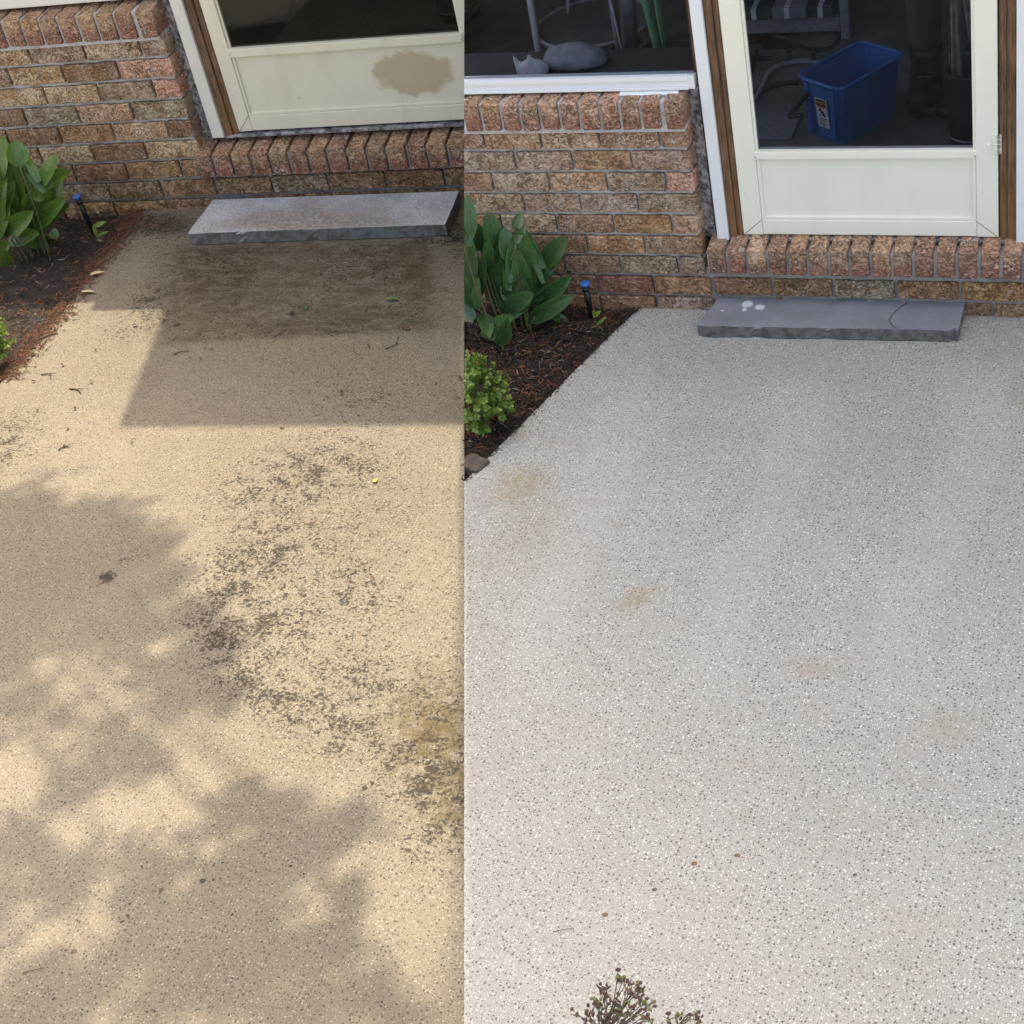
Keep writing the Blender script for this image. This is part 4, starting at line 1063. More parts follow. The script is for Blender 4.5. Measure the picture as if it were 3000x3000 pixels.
M_rspot = simple('rust_spot', (0.155, 0.105, 0.060), .8, .35, 200)
spot(2034, 2530, .0070, .85, 0, M_rspot, 'left one of two rust rings on the clean patio', None, 'rust_spot')
spot(2160, 2506, .0080, .7, 0, M_rspot, 'right one of two rust rings on the clean patio', None, 'rust_spot')
spot(1773, 2680, .0070, .9, 0, M_rspot, 'dark rust ring on the near clean patio above the weed', None, 'rust_spot')
M_gspot = simple('grey_spot', (0.10, 0.085, 0.08), .8, .3, 200)
spot(1918, 2606, .0068, .7, .6, M_gspot, 'dark grey smudge between the rust rings and the weed', None, 'smudge')
spot(1668, 1129, .0060, .4, 0, M_gspot, 'small dark speck near the mulch edge of the clean patio', None, 'smudge')
spot(2505, 2563, .0050, .7, .4, M_gspot, 'dark grey speck on the near right clean patio', None, 'smudge')

# ------------------------------------------------------------------ weed in the foreground
M_wst = simple('weed_stem', (0.11, 0.085, 0.05), .8); M_wbr = simple('weed_brown', (0.115, 0.072, 0.045), .8, .35, 90); M_wpu = simple('weed_plum', (0.09, 0.050, 0.045), .8, .3, 90); M_wgr = simple('weed_green', (0.13, 0.15, 0.04), .7, .3, 90)
def z5(x, y): return 1600 + x / 2.76, 2500 + y / 2.76
wb = G(1790, 3130)
def weed(tips, base, label):
    e = empty('dried_weed', base); tag(e, label, 'weed')
    rd = random.Random(5); buds = [bmesh.new() for _ in range(3)]
    hub = Vector((0, 0, .10))
    bmS = bmesh.new(); bm_tube(bmS, [(0, 0, -.01), (.004, .002, .05), hub], [.003, .0026, .002], 6)
    for (x, y) in tips:
        u, v = z5(x, y); tip = W(u, v, base.y + rd.uniform(-.04, .04)) - base
        mid = hub.lerp(tip, .5) + Vector((rd.uniform(-.01, .01), rd.uniform(-.01, .01), rd.uniform(-.005, .012)))
        cv = smooth_curve([hub, mid, tip], 4); bm_tube(bmS, cv, [.0016 - .0011 * i / len(cv) for i in range(len(cv))], 5)
        for q in range(rd.randint(3, 5)):
            p = tip + Vector((rd.gauss(0, .008), rd.gauss(0, .008), rd.gauss(0, .008))) if q else tip
            b_ = buds[rd.choice((0, 0, 1, 1, 1, 2))]
            mtx = Matrix.Translation(p) @ Matrix.Rotation(rd.uniform(0, 3), 4, 'X') @ Matrix.Rotation(rd.uniform(0, 3), 4, 'Y') @ Matrix.Diagonal((rd.uniform(.003, .0075), rd.uniform(.003, .006), rd.uniform(.0015, .0035), 1))
            bmesh.ops.create_icosphere(b_, subdivisions=1, radius=1, matrix=mtx)
            if q: bm_tube(bmS, [tip + (hub - tip) * .12, p], [.0006, .0005], 4)
    obj('stem', bmS, M_wst, e, True)
    for b_, m in zip(buds, (M_wbr, M_wpu, M_wgr)): tag(obj('flower_heads', b_, m, e, True), kind='stuff')
weed([(580, 1000), (625, 1000), (665, 1030), (700, 1050), (750, 1060), (775, 1100), (490, 1065), (440, 1100), (480, 1140), (525, 1190), (400, 1195), (440, 1220), (560, 1230), (650, 1100), (690, 1140), (740, 1110), (760, 1180), (800, 1200), (845, 1215), (840, 1260), (640, 1230), (690, 1240), (660, 1290), (430, 1280), (325, 1280), (375, 1290), (300, 1340), (250, 1300), (540, 1330), (590, 1280), (740, 1290), (830, 1340), (700, 1340), (440, 1340), (620, 1350), (500, 1300), (780, 1330), (360, 1350), (560, 1170)], wb, 'dried brown and plum weed rising at the bottom of the clean patio')
weed([(985, 1350), (1060, 1305), (1100, 1295), (1180, 1300), (1220, 1295), (1240, 1350), (1210, 1310)], G(2005, 3090), 'small sparse olive weed to the right of the brown one')

# ================================================================== THINGS INSIDE
FZ = FZR
def fl(px, py, z=None): return G(px, py, FZR if z is None else z)
# blue bucket
M_bucket = simple('blue_plastic', (0.012, 0.145, 0.44), .35, .12, 10); M_label = simple('label_white', (0.7, 0.7, 0.68), .6, .05); M_lo = simple('label_orange', (0.65, 0.22, 0.04), .6, .1); M_lk = simple('label_black', (0.03, 0.03, 0.03), .6)
b1, b2, b3 = fl(2353, 422), fl(2473, 428), fl(2640, 386)
e1, e2 = b2 - b1, b3 - b2; a1, a2 = math.atan2(e1.y, e1.x), math.atan2(e2.y, e2.x)
am = a1 + ((a2 - a1) - math.pi / 2) / 2
ux = Vector((math.cos(am), math.sin(am), 0)); uy = Vector((-ux.y, ux.x, 0)); wB_ = e1.length * 1.08; lB = e2.length * 1.3; b1 = b2 - ux * wB_
def bucket():
    e = empty('mop_bucket', b1, math.atan2(ux.y, ux.x)); tag(e, 'blue plastic bucket with warning label behind the door glass', 'bucket')
    hb = 0.0
    for i in range(200):                       # height from the rim's place in the photo
        hb = .12 + i * .002
        if proj(b2 + ux * .012 + Vector((0, 0, hb)))[1] < 256: break
    tp = .020
    def ring(z, g, r=.03):
        x0, x1, y0, y1 = -g, wB_ + g, -g, lB + g; pts = []
        for cx, cy, a0 in ((x1 - r, y0 + r, -90), (x1 - r, y1 - r, 0), (x0 + r, y1 - r, 90), (x0 + r, y0 + r, 180)):
            for k in range(5):
                a_ = math.radians(a0 + k * 22.5); pts.append((cx + r * math.cos(a_), cy + r * math.sin(a_), z))
        return pts
    def loft(rings, mat, nm, capb=True):
        bm = bmesh.new(); rs = [[bm.verts.new(p) for p in r] for r in rings]; n = len(rs[0])
        for i in range(len(rs) - 1):
            for k in range(n): bm.faces.new((rs[i][k], rs[i][(k + 1) % n], rs[i + 1][(k + 1) % n], rs[i + 1][k]))
        bm.faces.new(rs[0][::-1])
        if capb: bm.faces.new(rs[-1])
        bmesh.ops.recalc_face_normals(bm, faces=bm.faces[:]); return obj(nm, bm, mat, e)
    loft([ring(.002, 0), ring(hb * .5, tp * .5), ring(hb - .004, tp), ring(hb - .004, tp - .005), ring(hb * .5, tp * .5 - .005), ring(.008, -.005)], M_bucket, 'body')
    bm = bmesh.new(); rr = [Vector(p) for p in ring(hb, tp + .004, .034)]; bm_tube(bm, rr + [rr[0]], .007, 8, False); obj('rim', bm, M_bucket, e, True)
    # ribs on the short end
    for fx in (.12, .88):
        bm = bmesh.new(); bm_box(bm, wB_ * fx - .008, wB_ * fx + .008, -tp * .9 - .006, 0, .02, hb - .01, .003); obj('rib', bm, M_bucket, e)
    hd = bmesh.new(); p0 = Vector((wB_ * .20, -tp - .012, hb * .80)); p1 = Vector((-wB_ * .28, -tp - .03, hb * .36)); p2 = Vector((wB_ * .02, -tp - .02, hb * .40))
    bm_tube(hd, smooth_curve([p0, p0.lerp(p1, .5), p1, p1.lerp(p2, .6), p2], 5), .0095, 8); obj('handle', hd, M_black, e, True)
    def on(u, v): return Vector((wB_ * u, -tp * v - .0045 - .002, hb * v))
    def card(nm, u0, u1, v0, v1, off, mat):
        bm = bmesh.new(); o_ = Vector((0, -off, 0)); q = [on(u0, v0), on(u1, v0), on(u1, v1), on(u0, v1)]
        a_ = [bm.verts.new(p + o_) for p in q]; b_ = [bm.verts.new(p + o_ + Vector((0, .001, 0))) for p in q]
        bm.faces.new(a_); bm.faces.new(b_[::-1])
        for k in range(4): bm.faces.new((a_[k], b_[k], b_[(k + 1) % 4], a_[(k + 1) % 4]))
        return bm, mat, nm
    lab = obj(*[x for x in (lambda t: ('label', t[0], t[1]))(card('label', .34, .68, .24, .74, 0, M_label))], e)
    for u0, u1, v0, v1, m in ((.37, .65, .695, .725, M_lk), (.37, .65, .655, .69, M_lo), (.37, .65, .62, .65, M_lk), (.37, .65, .585, .615, M_lo), (.43, .50, .52, .57, M_lk), (.47, .56, .49, .53, M_lk), (.52, .58, .45, .50, M_lk), (.44, .49, .44, .465, M_lk), (.55, .60, .435, .455, M_lk), (.40, .62, .395, .405, M_lk), (.40, .63, .365, .372, M_lk), (.40, .60, .335, .342, M_lk), (.40, .63, .305, .312, M_lk), (.40, .56, .275, .282, M_lk)):
        bm, mt, nm = card('print', u0, u1, v0, v1, .0012, m); obj('label_print', bm, mt, lab)
bucket()

# bin with black liner and cloth at the door's right edge, one in each wing
M_bin = simple('bin_liner', (0.018, 0.019, 0.024), .35, .5, 14, .4)
def bin_(base, r, hgt, label, M_):
    e = empty('lined_bin', base); tag(e, label, 'bin', 'lined bins behind the doors')
    bm = bmesh.new(); seg = 40; prof = [(0, 0), (r * .86, 0), (r * .88, hgt * .10), (r * .93, hgt * .13), (r * .9, hgt * .16), (r * .97, hgt * .8), (r, hgt * .97), (r * 1.02, hgt), (r * .95, hgt), (r * .9, hgt * .6), (0, hgt * .55)]
    rings = bm_lathe(bm, prof, 0, 0, seg)
    for i, rg in enumerate(rings):
        for k, v in enumerate(rg):
            f = 1 + .045 * noise.noise(Vector((math.cos(6.283 * k / seg) * 5, math.sin(6.283 * k / seg) * 5, prof[i][1] * 5)))
            v.co.x *= f; v.co.y *= f
    obj('body', bm, M_, e, True)
    bm = bmesh.new(); bm_tube(bm, [(math.cos(6.283 * k / 32) * r * .955, math.sin(6.283 * k / 32) * r * .955, hgt * .14) for k in range(33)], .003, 6, False); obj('liner_band', bm, M_steel, e, True)
    return e
bb = fl(2838, 436); bb.y += .055; bb.x += .01
bin_(bb, .085, .26, 'black-lined bin behind the clean door glass, below the beige cloth', M_bin)
M_cloth = simple('beige_cloth', (0.40, 0.37, 0.29), .9, .25, 25)
def cloth(name, pts, wid, label):
    bm = bmesh.new(); rows = []
    for i, (p, w) in enumerate(zip(pts, wid)):
        rows.append([[bm.verts.new(Vector(p) - Vector(pts[0]) + Vector((w * (j / 8 - .5), .012 * math.sin(j * 1.6 + i * .4) + off, 0))) for j in range(9)] for off in (0, .004)])
    for i in range(len(rows) - 1):
        for s in (0, 1):
            for j in range(8): bm.faces.new((rows[i][s][j], rows[i][s][j + 1], rows[i + 1][s][j + 1], rows[i + 1][s][j]))
    o = obj(name, bm, M_cloth, None, True, pts[0]); tag(o, label, 'cloth', 'beige cloths by the bin'); return o
q0 = W(2800, 226, bb.y + .02); q1 = W(2796, -120, bb.y + .03)
cloth('hanging_cloth', [q0.lerp(q1, i / 8) for i in range(9)], [.046 - .003 * i for i in range(9)], 'long narrow beige cloth hanging above the lined bin')
q0 = W(2850, 120, bb.y + .06); q1 = W(2822, -120, bb.y + .06)
cloth('hanging_cloth', [q0.lerp(q1, i / 8) for i in range(9)], [.028 + .002 * i for i in range(9)], 'shorter beige cloth at the door stile above the lined bin')
# rail the cloths hang from
bm = bmesh.new(); ra, rb2 = W(2782, -125, bb.y + .035), W(2960, -125, bb.y + .045); bm_tube(bm, [Vector((0, 0, 0)), rb2 - ra], .008, 8)
for f in (0.0, 1.0):
    p = (rb2 - ra) * f; bm_tube(bm, [p, Vector((p.x, p.y, FZR - ra.z))], .008, 8)
ro = obj('towel_rail', bm, M_black, None, True, ra); tag(ro, 'thin black floor rail carrying the beige cloths', 'rail')

# striped patio chair
def stripes():
    t = NT('striped_canvas'); x = t.n('SeparateXYZ', {0: t.coords()}).outputs[0]
    f = t.math('FRACT', t.math('MULTIPLY', x, 8.0)); 
    dark = t.ramp(t.math('PINGPONG', t.math('MULTIPLY', x, 4.0), 0.5), .24, .26)
    c = t.mix(dark, (0.22, 0.23, 0.25), (0.045, 0.05, 0.07)); c = t.mix(t.ramp(f, .84, .86), c, (0.62, 0.62, 0.60))
    t.set(Base_Color=c, Roughness=.85); return t.m
M_strp = stripes(); M_frame = simple('resin_frame', (0.26, 0.27, 0.29), .5); M_dtube = simple('dark_tube', (0.02, 0.02, 0.024), .4)
ca, cb = fl(2170, 120), fl(2480, 132); zseat = None
cy = (ca.y + cb.y) / 2 + .02
sx0, sx1 = W(2120, 30, cy).x, W(2442, 30, cy).x
z_a, z_b = W(2300, 52, cy).z, W(2300, 22, cy).z
ce = empty('striped_chair', Vector((sx0, cy, FZR))); tag(ce, 'grey resin chair with striped canvas seat behind the door glass', 'chair')
def cbx(nm, x0, x1, y0, y1, z0, z1, mat, bev=.004):
    bm = bmesh.new(); bm_box(bm, x0 - sx0, x1 - sx0, y0, y1, z0 - FZR, z1 - FZR, bev); return obj(nm, bm, mat, ce)
cbx('seat_valance', sx0, sx1, -.012, .0, z_a, z_b + .002, M_strp, .002)
cbx('seat', sx0 + .004, sx1 - .004, .001, .40, z_b - .035, z_b + .004, M_strp, .01)
cbx('backrest', sx0 + .004, sx1 - .004, .40, .45, z_b, z_b + .48, M_strp, .015)
cbx('apron', sx0, sx1 + .02, .004, .03, W(2300, 98, cy).z, z_a - .006, M_frame)
cbx('arm_post', sx1 + .021, sx1 + .055, .0, .05, FZR, z_b + .16, M_frame)
cbx('arm_post', sx0 - .055, sx0 - .021, .0, .05, FZR, z_b + .16, M_frame)
cbx('arm', sx1 + .015, sx1 + .06, -.01, .44, z_b + .161, z_b + .185, M_frame, .008)
cbx('arm', sx0 - .06, sx0 - .015, -.01, .44, z_b + .161, z_b + .185, M_frame, .008)
cbx('leg', sx1 + .021, sx1 + .055, .40, .45, FZR, z_b, M_frame); cbx('leg', sx0 - .055, sx0 - .021, .40, .45, FZR, z_b, M_frame)
# dark sled-base footstool in front of the chair
def wp(px, py, y): return W(px, py, y)
fy = fl(2330, 210).y
fe = empty('footstool', Vector((wp(2330, 180, fy).x, fy, FZR))); tag(fe, 'dark folded tube footstool in front of the striped chair', 'stool')
def ft(nm, pts, r, mat=M_dtube, y=fy):
    bm = bmesh.new(); bm_tube(bm, smooth_curve([wp(px, py, y + dy) - fe.location for px, py, dy in pts], 6), r, 8); return obj(nm, bm, mat, fe, True)
ft('frame_tube', [(2140, 108, .1), (2200, 122, .05), (2290, 108, .0), (2360, 143, .0), (2430, 142, .05), (2458, 112, .12)], .010)
ft('frame_tube', [(2150, 182, .0), (2200, 174, .03), (2262, 170, .06)], .009)
ft('leg', [(2216, 145, .0), (2210, 175, .0), (2202, 212, .0)], .009)
ft('leg', [(2310, 148, .0), (2308, 172, .06), (2306, 196, .06)], .009); ft('leg', [(2382, 150, .0), (2384, 172, .06), (2386, 192, .06)], .009)
bm = bmesh.new(); quad = [wp(2215, 112, fy) - fe.location, wp(2290, 108, fy) - fe.location, wp(2352, 142, fy + .02) - fe.location, wp(2240, 148, fy) - fe.location]
a_ = [bm.verts.new(p) for p in quad]; b_ = [bm.verts.new(p + Vector((0, .012, 0))) for p in quad]; bm.faces.new(a_); bm.faces.new(b_[::-1])
for k in range(4): bm.faces.new((a_[k], b_[k], b_[(k + 1) % 4], a_[(k + 1) % 4]))
obj('sling', bm, M_dtube, fe)
# hose
M_hose = simple('grey_hose', (0.32, 0.33, 0.33), .5)
hp = [fl(2212, 300), fl(2235, 262), fl(2258, 218), fl(2300, 196), fl(2360, 188), fl(2420, 196)]
for i, p in enumerate(hp): p.z = FZR + .012
bm = bmesh.new(); bm_tube(bm, [p - hp[0] for p in smooth_curve(hp, 6)], .010, 8); o = obj('garden_hose', bm, M_hose, None, True, hp[0]); tag(o, 'grey hose curling on the floor left of the blue bucket', 'hose')
hp = [fl(2190, 288), fl(2240, 268), fl(2290, 252), fl(2340, 250)]
for p in hp: p.z = FZR + .010
bm = bmesh.new(); bm_tube(bm, [p - hp[0] for p in smooth_curve(hp, 6)], .009, 8); o = obj('black_cable', bm, M_black, None, True, hp[0]); tag(o, 'black cable on the floor beside the grey hose', 'cable')
bm = bmesh.new(); m0 = fl(2260, 372); bm_box(bm, -.22, .09, -.10, .10, 0, .008, .003); o = obj('floor_mat', bm, simple('grey_mat', (0.20, 0.21, 0.22), .95, .2, 80, .5), None, False, (m0.x, m0.y, FZR + .001)); tag(o, 'flat grey mat on the floor left of the blue bucket', 'mat')

# ---- person: only a lower leg shows through the door glass
def skin_obj(name, verts, edges, radii, mat, parent, root=0, sub=2):
    me = bpy.data.meshes.new(name); me.from_pydata([Vector(v) for v in verts], edges, []); me.materials.append(mat)
    o = bpy.data.objects.new(name, me); link(o, parent)
    sk = o.modifiers.new('skin', 'SKIN'); sk.use_smooth_shade = True
    lay = me.skin_vertices[0].data
    for i, r in enumerate(radii):
        rr = r if isinstance(r, tuple) else (r, r); lay[i].radius = rr; lay[i].use_root = i == root
    ss = o.modifiers.new('sub', 'SUBSURF'); ss.levels = 1; ss.render_levels = sub
    return o
pf = fl(2722, 292); S_ = 1.60
M_skin = simple('skin', (0.30, 0.18, 0.13), .6); M_trou = simple('plum_trousers', (0.085, 0.05, 0.06), .9); M_shirt = simple('dark_shirt', (0.06, 0.07, 0.10), .9); M_hair = simple('dark_hair', (0.03, 0.02, 0.015), .7); M_boot = simple('black_boot', (0.010, 0.010, 0.011), .45)
pe = empty('person', Vector((pf.x + .07, pf.y, FZR))); tag(pe, 'person in plum trousers and black boots standing behind the door glass', 'person')
V = [(0, .02, .50), (0, .02, .58), (0, .015, .66), (0, .015, .74), (0, .015, .815), (0, 0, .855), (0, 0, .90), (0, 0, .955),
     (-.055, .015, .785), (-.11, .01, .77), (-.125, .02, .62), (-.12, -.01, .49), (-.12, -.03, .44),
     (.055, .015, .785), (.11, .01, .77), (.125, .02, .62), (.12, -.01, .49), (.12, -.03, .44),
     (-.045, .015, .48), (-.05, .0, .28), (-.05, .02, .06), (-.05, -.06, .015),
     (.045, .015, .48), (.05, .0, .28), (.05, .02, .06), (.05, -.06, .015)]
Ed = [(0, 1), (1, 2), (2, 3), (3, 4), (4, 5), (5, 6), (6, 7), (3, 8), (8, 9), (9, 10), (10, 11), (11, 12), (3, 13), (13, 14), (14, 15), (15, 16), (16, 17), (0, 18), (18, 19), (19, 20), (20, 21), (0, 22), (22, 23), (23, 24), (24, 25)]
Rd = [(.085, .058), (.075, .052), (.08, .055), (.085, .055), (.034, .034), (.03, .03), (.045, .055), (.04, .045), .04, .03, .024, .02, .015, .04, .03, .024, .02, .015, .05, .036, .024, .018, .05, .036, .024, .018]
sc = lambda vv: [Vector(v) * S_ for v in vv]
body = skin_obj('body', sc(V), Ed, [(r[0] * S_, r[1] * S_) if isinstance(r, tuple) else r * S_ for r in Rd], M_skin, pe)
tv = [(0, .02, .52), (-.045, .015, .47), (-.05, .0, .28), (-.05, .015, .10), (.045, .015, .47), (.05, 0, .28), (.05, .015, .10)]
skin_obj('trousers', sc(tv), [(0, 1), (1, 2), (2, 3), (0, 4), (4, 5), (5, 6)], [(.092 * S_, .064 * S_), .054 * S_, .041 * S_, .034 * S_, .054 * S_, .041 * S_, .034 * S_], M_trou, pe)
sv_ = [(0, .02, .52), (0, .02, .60), (0, .015, .70), (0, .015, .775), (-.06, .015, .775), (-.115, .01, .75), (-.125, .02, .62), (.06, .015, .775), (.115, .01, .75), (.125, .02, .62)]
skin_obj('shirt', sc(sv_), [(0, 1), (1, 2), (2, 3), (3, 4), (4, 5), (5, 6), (3, 7), (7, 8), (8, 9)], [(.094 * S_, .066 * S_), (.084 * S_, .06 * S_), (.09 * S_, .062 * S_), (.06 * S_, .05 * S_), .045 * S_, .037 * S_, .03 * S_, .045 * S_, .037 * S_, .03 * S_], M_shirt, pe)
bm = bmesh.new(); bmesh.ops.create_uvsphere(bm, u_segments=16, v_segments=12, radius=1, matrix=Matrix.Translation((0, .012 * S_, .945 * S_)) @ Matrix.Diagonal((.05 * S_, .058 * S_, .055 * S_, 1)))
for v in bm.verts:
    if v.co.y < -.01 and v.co.z < .955 * S_: v.co.y = -.01
obj('hair', bm, M_hair, pe, True)
bm = bmesh.new()
for sx in (-1, 1): bmesh.ops.create_icosphere(bm, subdivisions=1, radius=.006 * S_, matrix=Matrix.Translation((sx * .018 * S_, -.047 * S_, .925 * S_)))
bmesh.ops.create_cone(bm, segments=8, radius1=.009 * S_, radius2=.003 * S_, depth=.03 * S_, matrix=Matrix.Translation((0, -.055 * S_, .905 * S_)) @ Matrix.Rotation(-.4, 4, 'X'))
obj('face_features', bm, M_skin, pe, True)
for sx in (-1, 1):
    bm = bmesh.new(); x = sx * .05 * S_
    bm_tube(bm, smooth_curve([(x, .015 * S_, .115 * S_), (x, .02 * S_, .07 * S_), (x, .01 * S_, .035 * S_), (x, -.035 * S_, .025 * S_), (x, -.085 * S_, .018 * S_)], 4), [.036 * S_, .035 * S_, .034 * S_, .033 * S_] * 4 + [.02 * S_], 12)
    for v in bm.verts: v.co.z = max(.002, v.co.z)
    obj('boot', bm, M_boot, pe, True)
# pair of slip-on shoes in front of the boots
for k, (px, py, lab) in enumerate(((2702, 338, 'left black shoe with shiny strap on the floor by the bin'), (2752, 342, 'right black shoe with shiny strap on the floor by the bin'))):
    g = fl(px, py); e = empty('shoe', Vector((g.x, g.y, FZR))); e.rotation_euler.z = 1.2; tag(e, lab, 'shoe', 'black shoes by the bin')
    bm = bmesh.new(); bm_tube(bm, smooth_curve([(0, -.055, .014), (0, -.02, .02), (0, .03, .018), (0, .06, .013)], 4), [.014, .018, .021, .022, .023, .023, .022, .021, .02, .019, .018, .016, .012], 12)
    for v in bm.verts: v.co.z = max(.001, v.co.z)
    obj('upper', bm, M_boot, e, True)
    bm = bmesh.new(); bm_tube(bm, [(.023 * math.cos(a_), .01, .016 + .022 * math.sin(a_)) for a_ in [i * math.pi / 10 for i in range(11)]], .003, 6); obj('strap', bm, M_steel, e, True)

# ---- behind the window: sacks, round table, green handles, pole
def sack(px0, py0, px1, py1, hpx, mat, label, horn, y):
    a_, b_ = W(px0, py0, y), W(px1, py1, y); c = (a_ + b_) / 2; L_ = (b_ - a_).length; scl = 5000 / (MR @ (c - CAM)).z; hh = hpx / scl
    bm = bmesh.new(); bmesh.ops.create_uvsphere(bm, u_segments=32, v_segments=20, radius=1)
    for v in bm.verts:
        n_ = v.co.copy(); f = 1 + .16 * noise.noise(n_ * 1.6 + Vector((px0, 0, 0))) + .05 * noise.noise(n_ * 5)
        v.co = Vector((n_.x * L_ / 2 * f, n_.y * L_ * .30 * f, (n_.z * hh * .62 * f)))
        if n_.z < 0: v.co.z *= .25
        for hx, hz_, ha in horn:
            w = math.exp(-((n_.x - hx) ** 2) / .02 - (n_.y ** 2) / .15) * (1 if n_.z > .2 else 0); v.co.z += w * ha * hh; v.co.x += w * hz_ * L_
    z0 = min(v.co.z for v in bm.verts)
    for v in bm.verts: v.co.z -= z0
    o = obj('sack', bm, mat, None, True, Vector((c.x, y, WZ))); tag(o, label, 'sack', 'grey sacks behind the window')
M_sk1 = simple('sack_light', (0.42, 0.42, 0.43), .9, .2, 30, .3); M_sk2 = simple('sack_dark', (0.21, 0.215, 0.23), .9, .2, 30, .3)
M_ledge = simple('ledge_dark', (0.035, 0.036, 0.04), .9, .2, 9)
wb_ = W(1600, 231, YR + .04); WZ = wb_.z - .030
# inner window ledge that carries the sacks
bm = bmesh.new(); bm_box(bm, Xl + .05, xcR + .02, YR + .125, YR + .30, WZ - .03, WZ, .003); lo = obj('window_ledge', bm, M_ledge); tag(lo, 'dark inner ledge carrying the grey sacks behind the window', 'ledge'); CUT_R.append(lo)
for xx in (xcR - .45, xcR - .03):
    bm = bmesh.new(); bm_box(bm, -.02, .02, .15, .28, FZR - WZ + .03 + WZ, WZ - .032, .002); sp_ = obj('bracket', bm, M_rwall, lo, False, (xx, YR, 0))
ys = G(1570, 228, WZ).y + .05
sack(1518, 222, 1612, 222, 62, M_sk1, 'small pale grey sack with pinched corners behind the window', [(-.92, -.10, .6), (-.1, 0, .28)], ys - .03)
sack(1600, 222, 1788, 222, 80, M_sk2, 'larger dark grey sack lying behind the window', [(-.7, 0, .12)], ys + .03)
# round table further back
ty_ = YR + 1.15; tc = W(1740, 68, ty_); M_tab = simple('table_dark', (0.11, 0.115, 0.12), .5); M_tabr = simple('table_rim', (0.30, 0.31, 0.32), .4)
te = empty('round_table', Vector((tc.x, tc.y, FZR))); tag(te, 'dim round table with pale rim behind the window', 'table')
zt_ = tc.z - FZR; rt_ = .215
bm = bmesh.new(); bm_lathe(bm, [(0, zt_), (rt_, zt_), (rt_, zt_ - .012), (0, zt_ - .012)], 0, 0, 40); obj('table_top', bm, M_tab, te)
for dz in (0.004, -.055):
    bm = bmesh.new(); bm_tube(bm, [(math.cos(6.283 * k / 40) * rt_, math.sin(6.283 * k / 40) * rt_, zt_ + dz) for k in range(41)], .006, 6, False); obj('rim', bm, M_tabr, te, True)
for k in range(4):
    bm = bmesh.new(); a_ = .6 + k * 1.571; bm_tube(bm, [(math.cos(a_) * rt_ * .9, math.sin(a_) * rt_ * .9, 0), (math.cos(a_) * rt_ * .82, math.sin(a_) * rt_ * .82, zt_ - .01)], .011, 8); obj('leg', bm, M_tab, te, True)
# dark chair between table and window
hy = YR + .80; hx0 = W(1810, 60, hy)
he = empty('side_chair', Vector((hx0.x, hy, FZR))); tag(he, 'dark wooden chair in front of the round table', 'chair')
def hb_(nm, px0, py0, px1, py1, r, dy=0):
    bm = bmesh.new(); a_, b_ = W(px0, py0, hy + dy) - he.location, W(px1, py1, hy + dy) - he.location; bm_tube(bm, [a_, b_], r, 8); obj(nm, bm, M_tab if r > .012 else M_tabr, he, True)
hb_('back_post', 1790, -20, 1822, 200, .014); hb_('back_post', 1835, -60, 1850, 190, .030, .05); hb_('back_edge', 1788, 0, 1838, 215, .0035, -.02)
def pole(px0, py0, px1, py1, y, r, mat, name, label, cat, group=None):
    b_ = W(px1, py1, y); a_ = W(px0, py0, y); d = (b_ - a_).normalized(); k = (FZR - b_.z) / d.z if d.z else 0; b2_ = b_ + d * max(0, k)
    t_ = a_ - d * .25; bm = bmesh.new(); bm_tube(bm, [Vector((0, 0, 0)), t_ - b2_], r, 10); o = obj(name, bm, mat, None, True, b2_); tag(o, label, cat, group)
M_gh = simple('green_handle', (0.03, 0.16, 0.07), .45); M_wp = simple('white_pole', (0.42, 0.43, 0.45), .5)
pole(1916, 95, 1946, 212, YR + .70, .016, M_gh, 'garden_tool_handle', 'lighter green tool handle leaning behind the window corner', 'tool', 'green tool handles')
pole(1938, 70, 1962, 212, YR + .76, .014, M_gh, 'garden_tool_handle', 'darker green tool handle next to the door trim behind the window', 'tool', 'green tool handles')
pole(1898, 0, 1902, 20, YR + .72, .004, M_gh, 'plant_stake', 'thin bright green stake behind the window top edge', 'stake')
pole(1553, 0, 1566, 82, YR + 1.0, .013, M_wp, 'white_pole', 'pale upright pole standing left of the round table', 'pole')
pole(1664, 0, 1664, 38, YR + 1.25, .006, M_wp, 'thin_pole', 'thin pale rod rising behind the round table', 'pole')

# ---- left wing: bin at the right of the door glass, mat on the floor
def fll(px, py): return RZ @ G(px, py, FZL, ML)
lb_ = fll(1318, 96); lb_ += RZ @ Vector((.0, .16, 0))
bin_(lb_, .095, .34, 'black-lined bin behind the dirty door glass', simple('bin_liner_blue', (0.022, 0.026, 0.045), .4, .5, 14, .4))
bm = bmesh.new(); m0 = fll(720, 60); bm_box(bm, -.45, .20, -.10, .5, 0, .012, .004); o = obj('door_mat', bm, simple('coir_mat', (0.30, 0.24, 0.19), .95, .3, 240, .6), None, False, (m0.x, m0.y, FZL + .001)); o.rotation_euler.z = .35; tag(o, 'brown woven mat inside the dirty door, lower left of glass', 'mat')

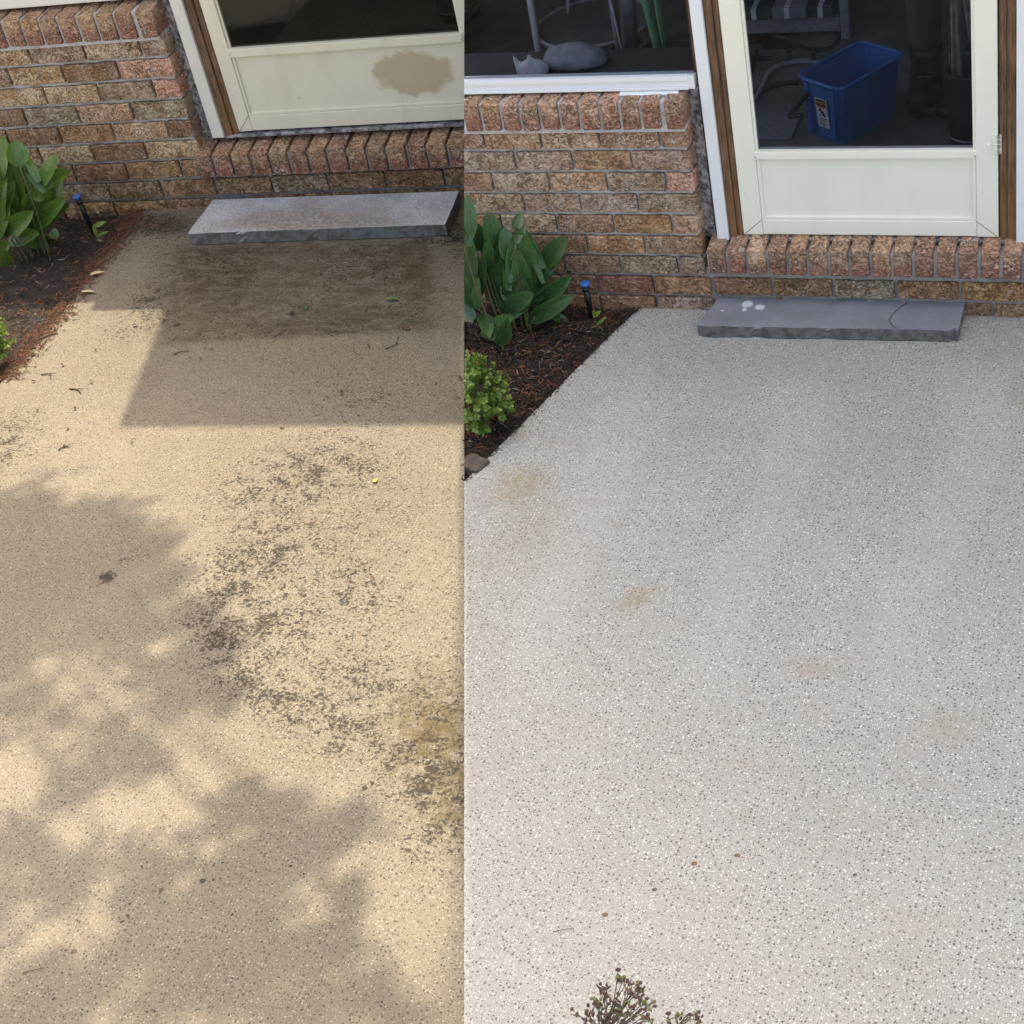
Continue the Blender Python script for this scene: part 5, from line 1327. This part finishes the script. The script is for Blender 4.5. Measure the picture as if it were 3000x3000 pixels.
# ================================================================== TREE (its crown dapples the dirty patio)
def tree():
    rd = random.Random(21); hz_ = 6.0
    base = Vector((-6.6, 7.4, -.12)); e = empty('garden_tree', base); tag(e, 'leafy tree behind the house whose crown shades the dirty patio', 'tree')
    blobs = [(60, 1500, .13), (200, 1560, .15), (330, 1540, .10), (60, 1640, .16), (230, 1680, .17), (370, 1650, .12), (120, 1780, .15), (300, 1790, .13), (440, 1610, .07), (500, 1700, .06), (20, 1850, .12), (420, 1830, .09),
             (560, 1800, .08), (620, 1900, .10), (560, 1960, .10), (660, 2030, .08), (500, 2060, .08), (430, 1960, .06), (330, 1930, .05), (90, 2040, .08), (40, 1960, .06), (180, 2090, .06), (300, 2180, .10), (420, 2230, .09), (230, 2290, .07), (180, 2330, .06),
             (60, 2460, .10), (180, 2560, .12), (450, 2560, .12), (680, 2380, .09), (820, 2360, .08), (780, 2520, .13), (640, 2600, .11), (560, 2770, .12), (800, 2850, .10), (480, 2940, .09), (920, 2460, .11), (1040, 2400, .06), (1020, 2620, .06),
             (420, 2720, .09), (330, 2830, .09), (700, 2720, .13), (640, 2880, .12), (90, 2900, .12), (40, 3000, .12), (200, 2970, .08), (950, 2780, .09), (1080, 2900, .08), (1150, 2980, .08), (900, 2980, .10), (-120, 1700, .3), (-150, 2100, .2), (-180, 2700, .25)]
    bm = bmesh.new(); ly = bm.verts.layers.float.new('tint'); cl = []
    for (px, py, r) in blobs:
        z = hz_ + rd.uniform(-.9, .9); g = G(px, py); c = g + SUN * (z / SUN.z); cl.append(c)
        r *= (1.0 if py < 1900 else .86); n = int(12000 * r * r * (1.0 if py < 1900 else .75)) + 8
        for q in range(n):
            d = Vector((rd.gauss(0, .48), rd.gauss(0, .48), rd.gauss(0, .45))) * r * 1.15
            p = c + d - base; l = rd.uniform(.045, .085); a_ = Vector((rd.gauss(0, 1), rd.gauss(0, 1), rd.gauss(0, .5))).normalized(); s = a_.cross(Vector((rd.gauss(0, .5), rd.gauss(0, .5), 1))).normalized()
            vs_ = [bm.verts.new(x) for x in (p - a_ * l * .5, p + s * l * .28, p + a_ * l * .5, p - s * l * .28)]
            for v in vs_: v[ly] = rd.random() * .6
            bm.faces.new(vs_)
    obj('crown', bm, M_tree, e)
    fork = Vector((-5.2, 5.6, 4.4)); bm = bmesh.new(); cv = smooth_curve([base, base.lerp(fork, .5) + Vector((.1, 0, 0)), fork], 5); bm_tube(bm, [p - base for p in cv], [.16 - .05 * i / len(cv) for i in range(len(cv))], 12); obj('trunk', bm, M_bark, e, True)
    for c in cl[::6]:
        bm = bmesh.new(); m = fork.lerp(c, .55) + Vector((rd.uniform(-.2, .2), .2, rd.uniform(.1, .4)))
        cv = smooth_curve([fork, m, c], 4); bm_tube(bm, [p - base for p in cv], [.03 - .026 * i / (len(cv) - 1) for i in range(len(cv))], 6); obj('limb', bm, M_bark, e, True)
tree()

# ================================================================== trim everything at the joint
bpy.context.view_layer.update()
for lst, side in ((CUT_L, -1), (CUT_R, 1)):
    for o in lst:
        if not cut(o, side):
            for ch in list(o.children): bpy.data.objects.remove(ch)
            bpy.data.objects.remove(o)
for o in bpy.data.objects:
    if 'abs' in o: del o['abs']
print('objects', len(bpy.data.objects), 'az', math.degrees(AZ))
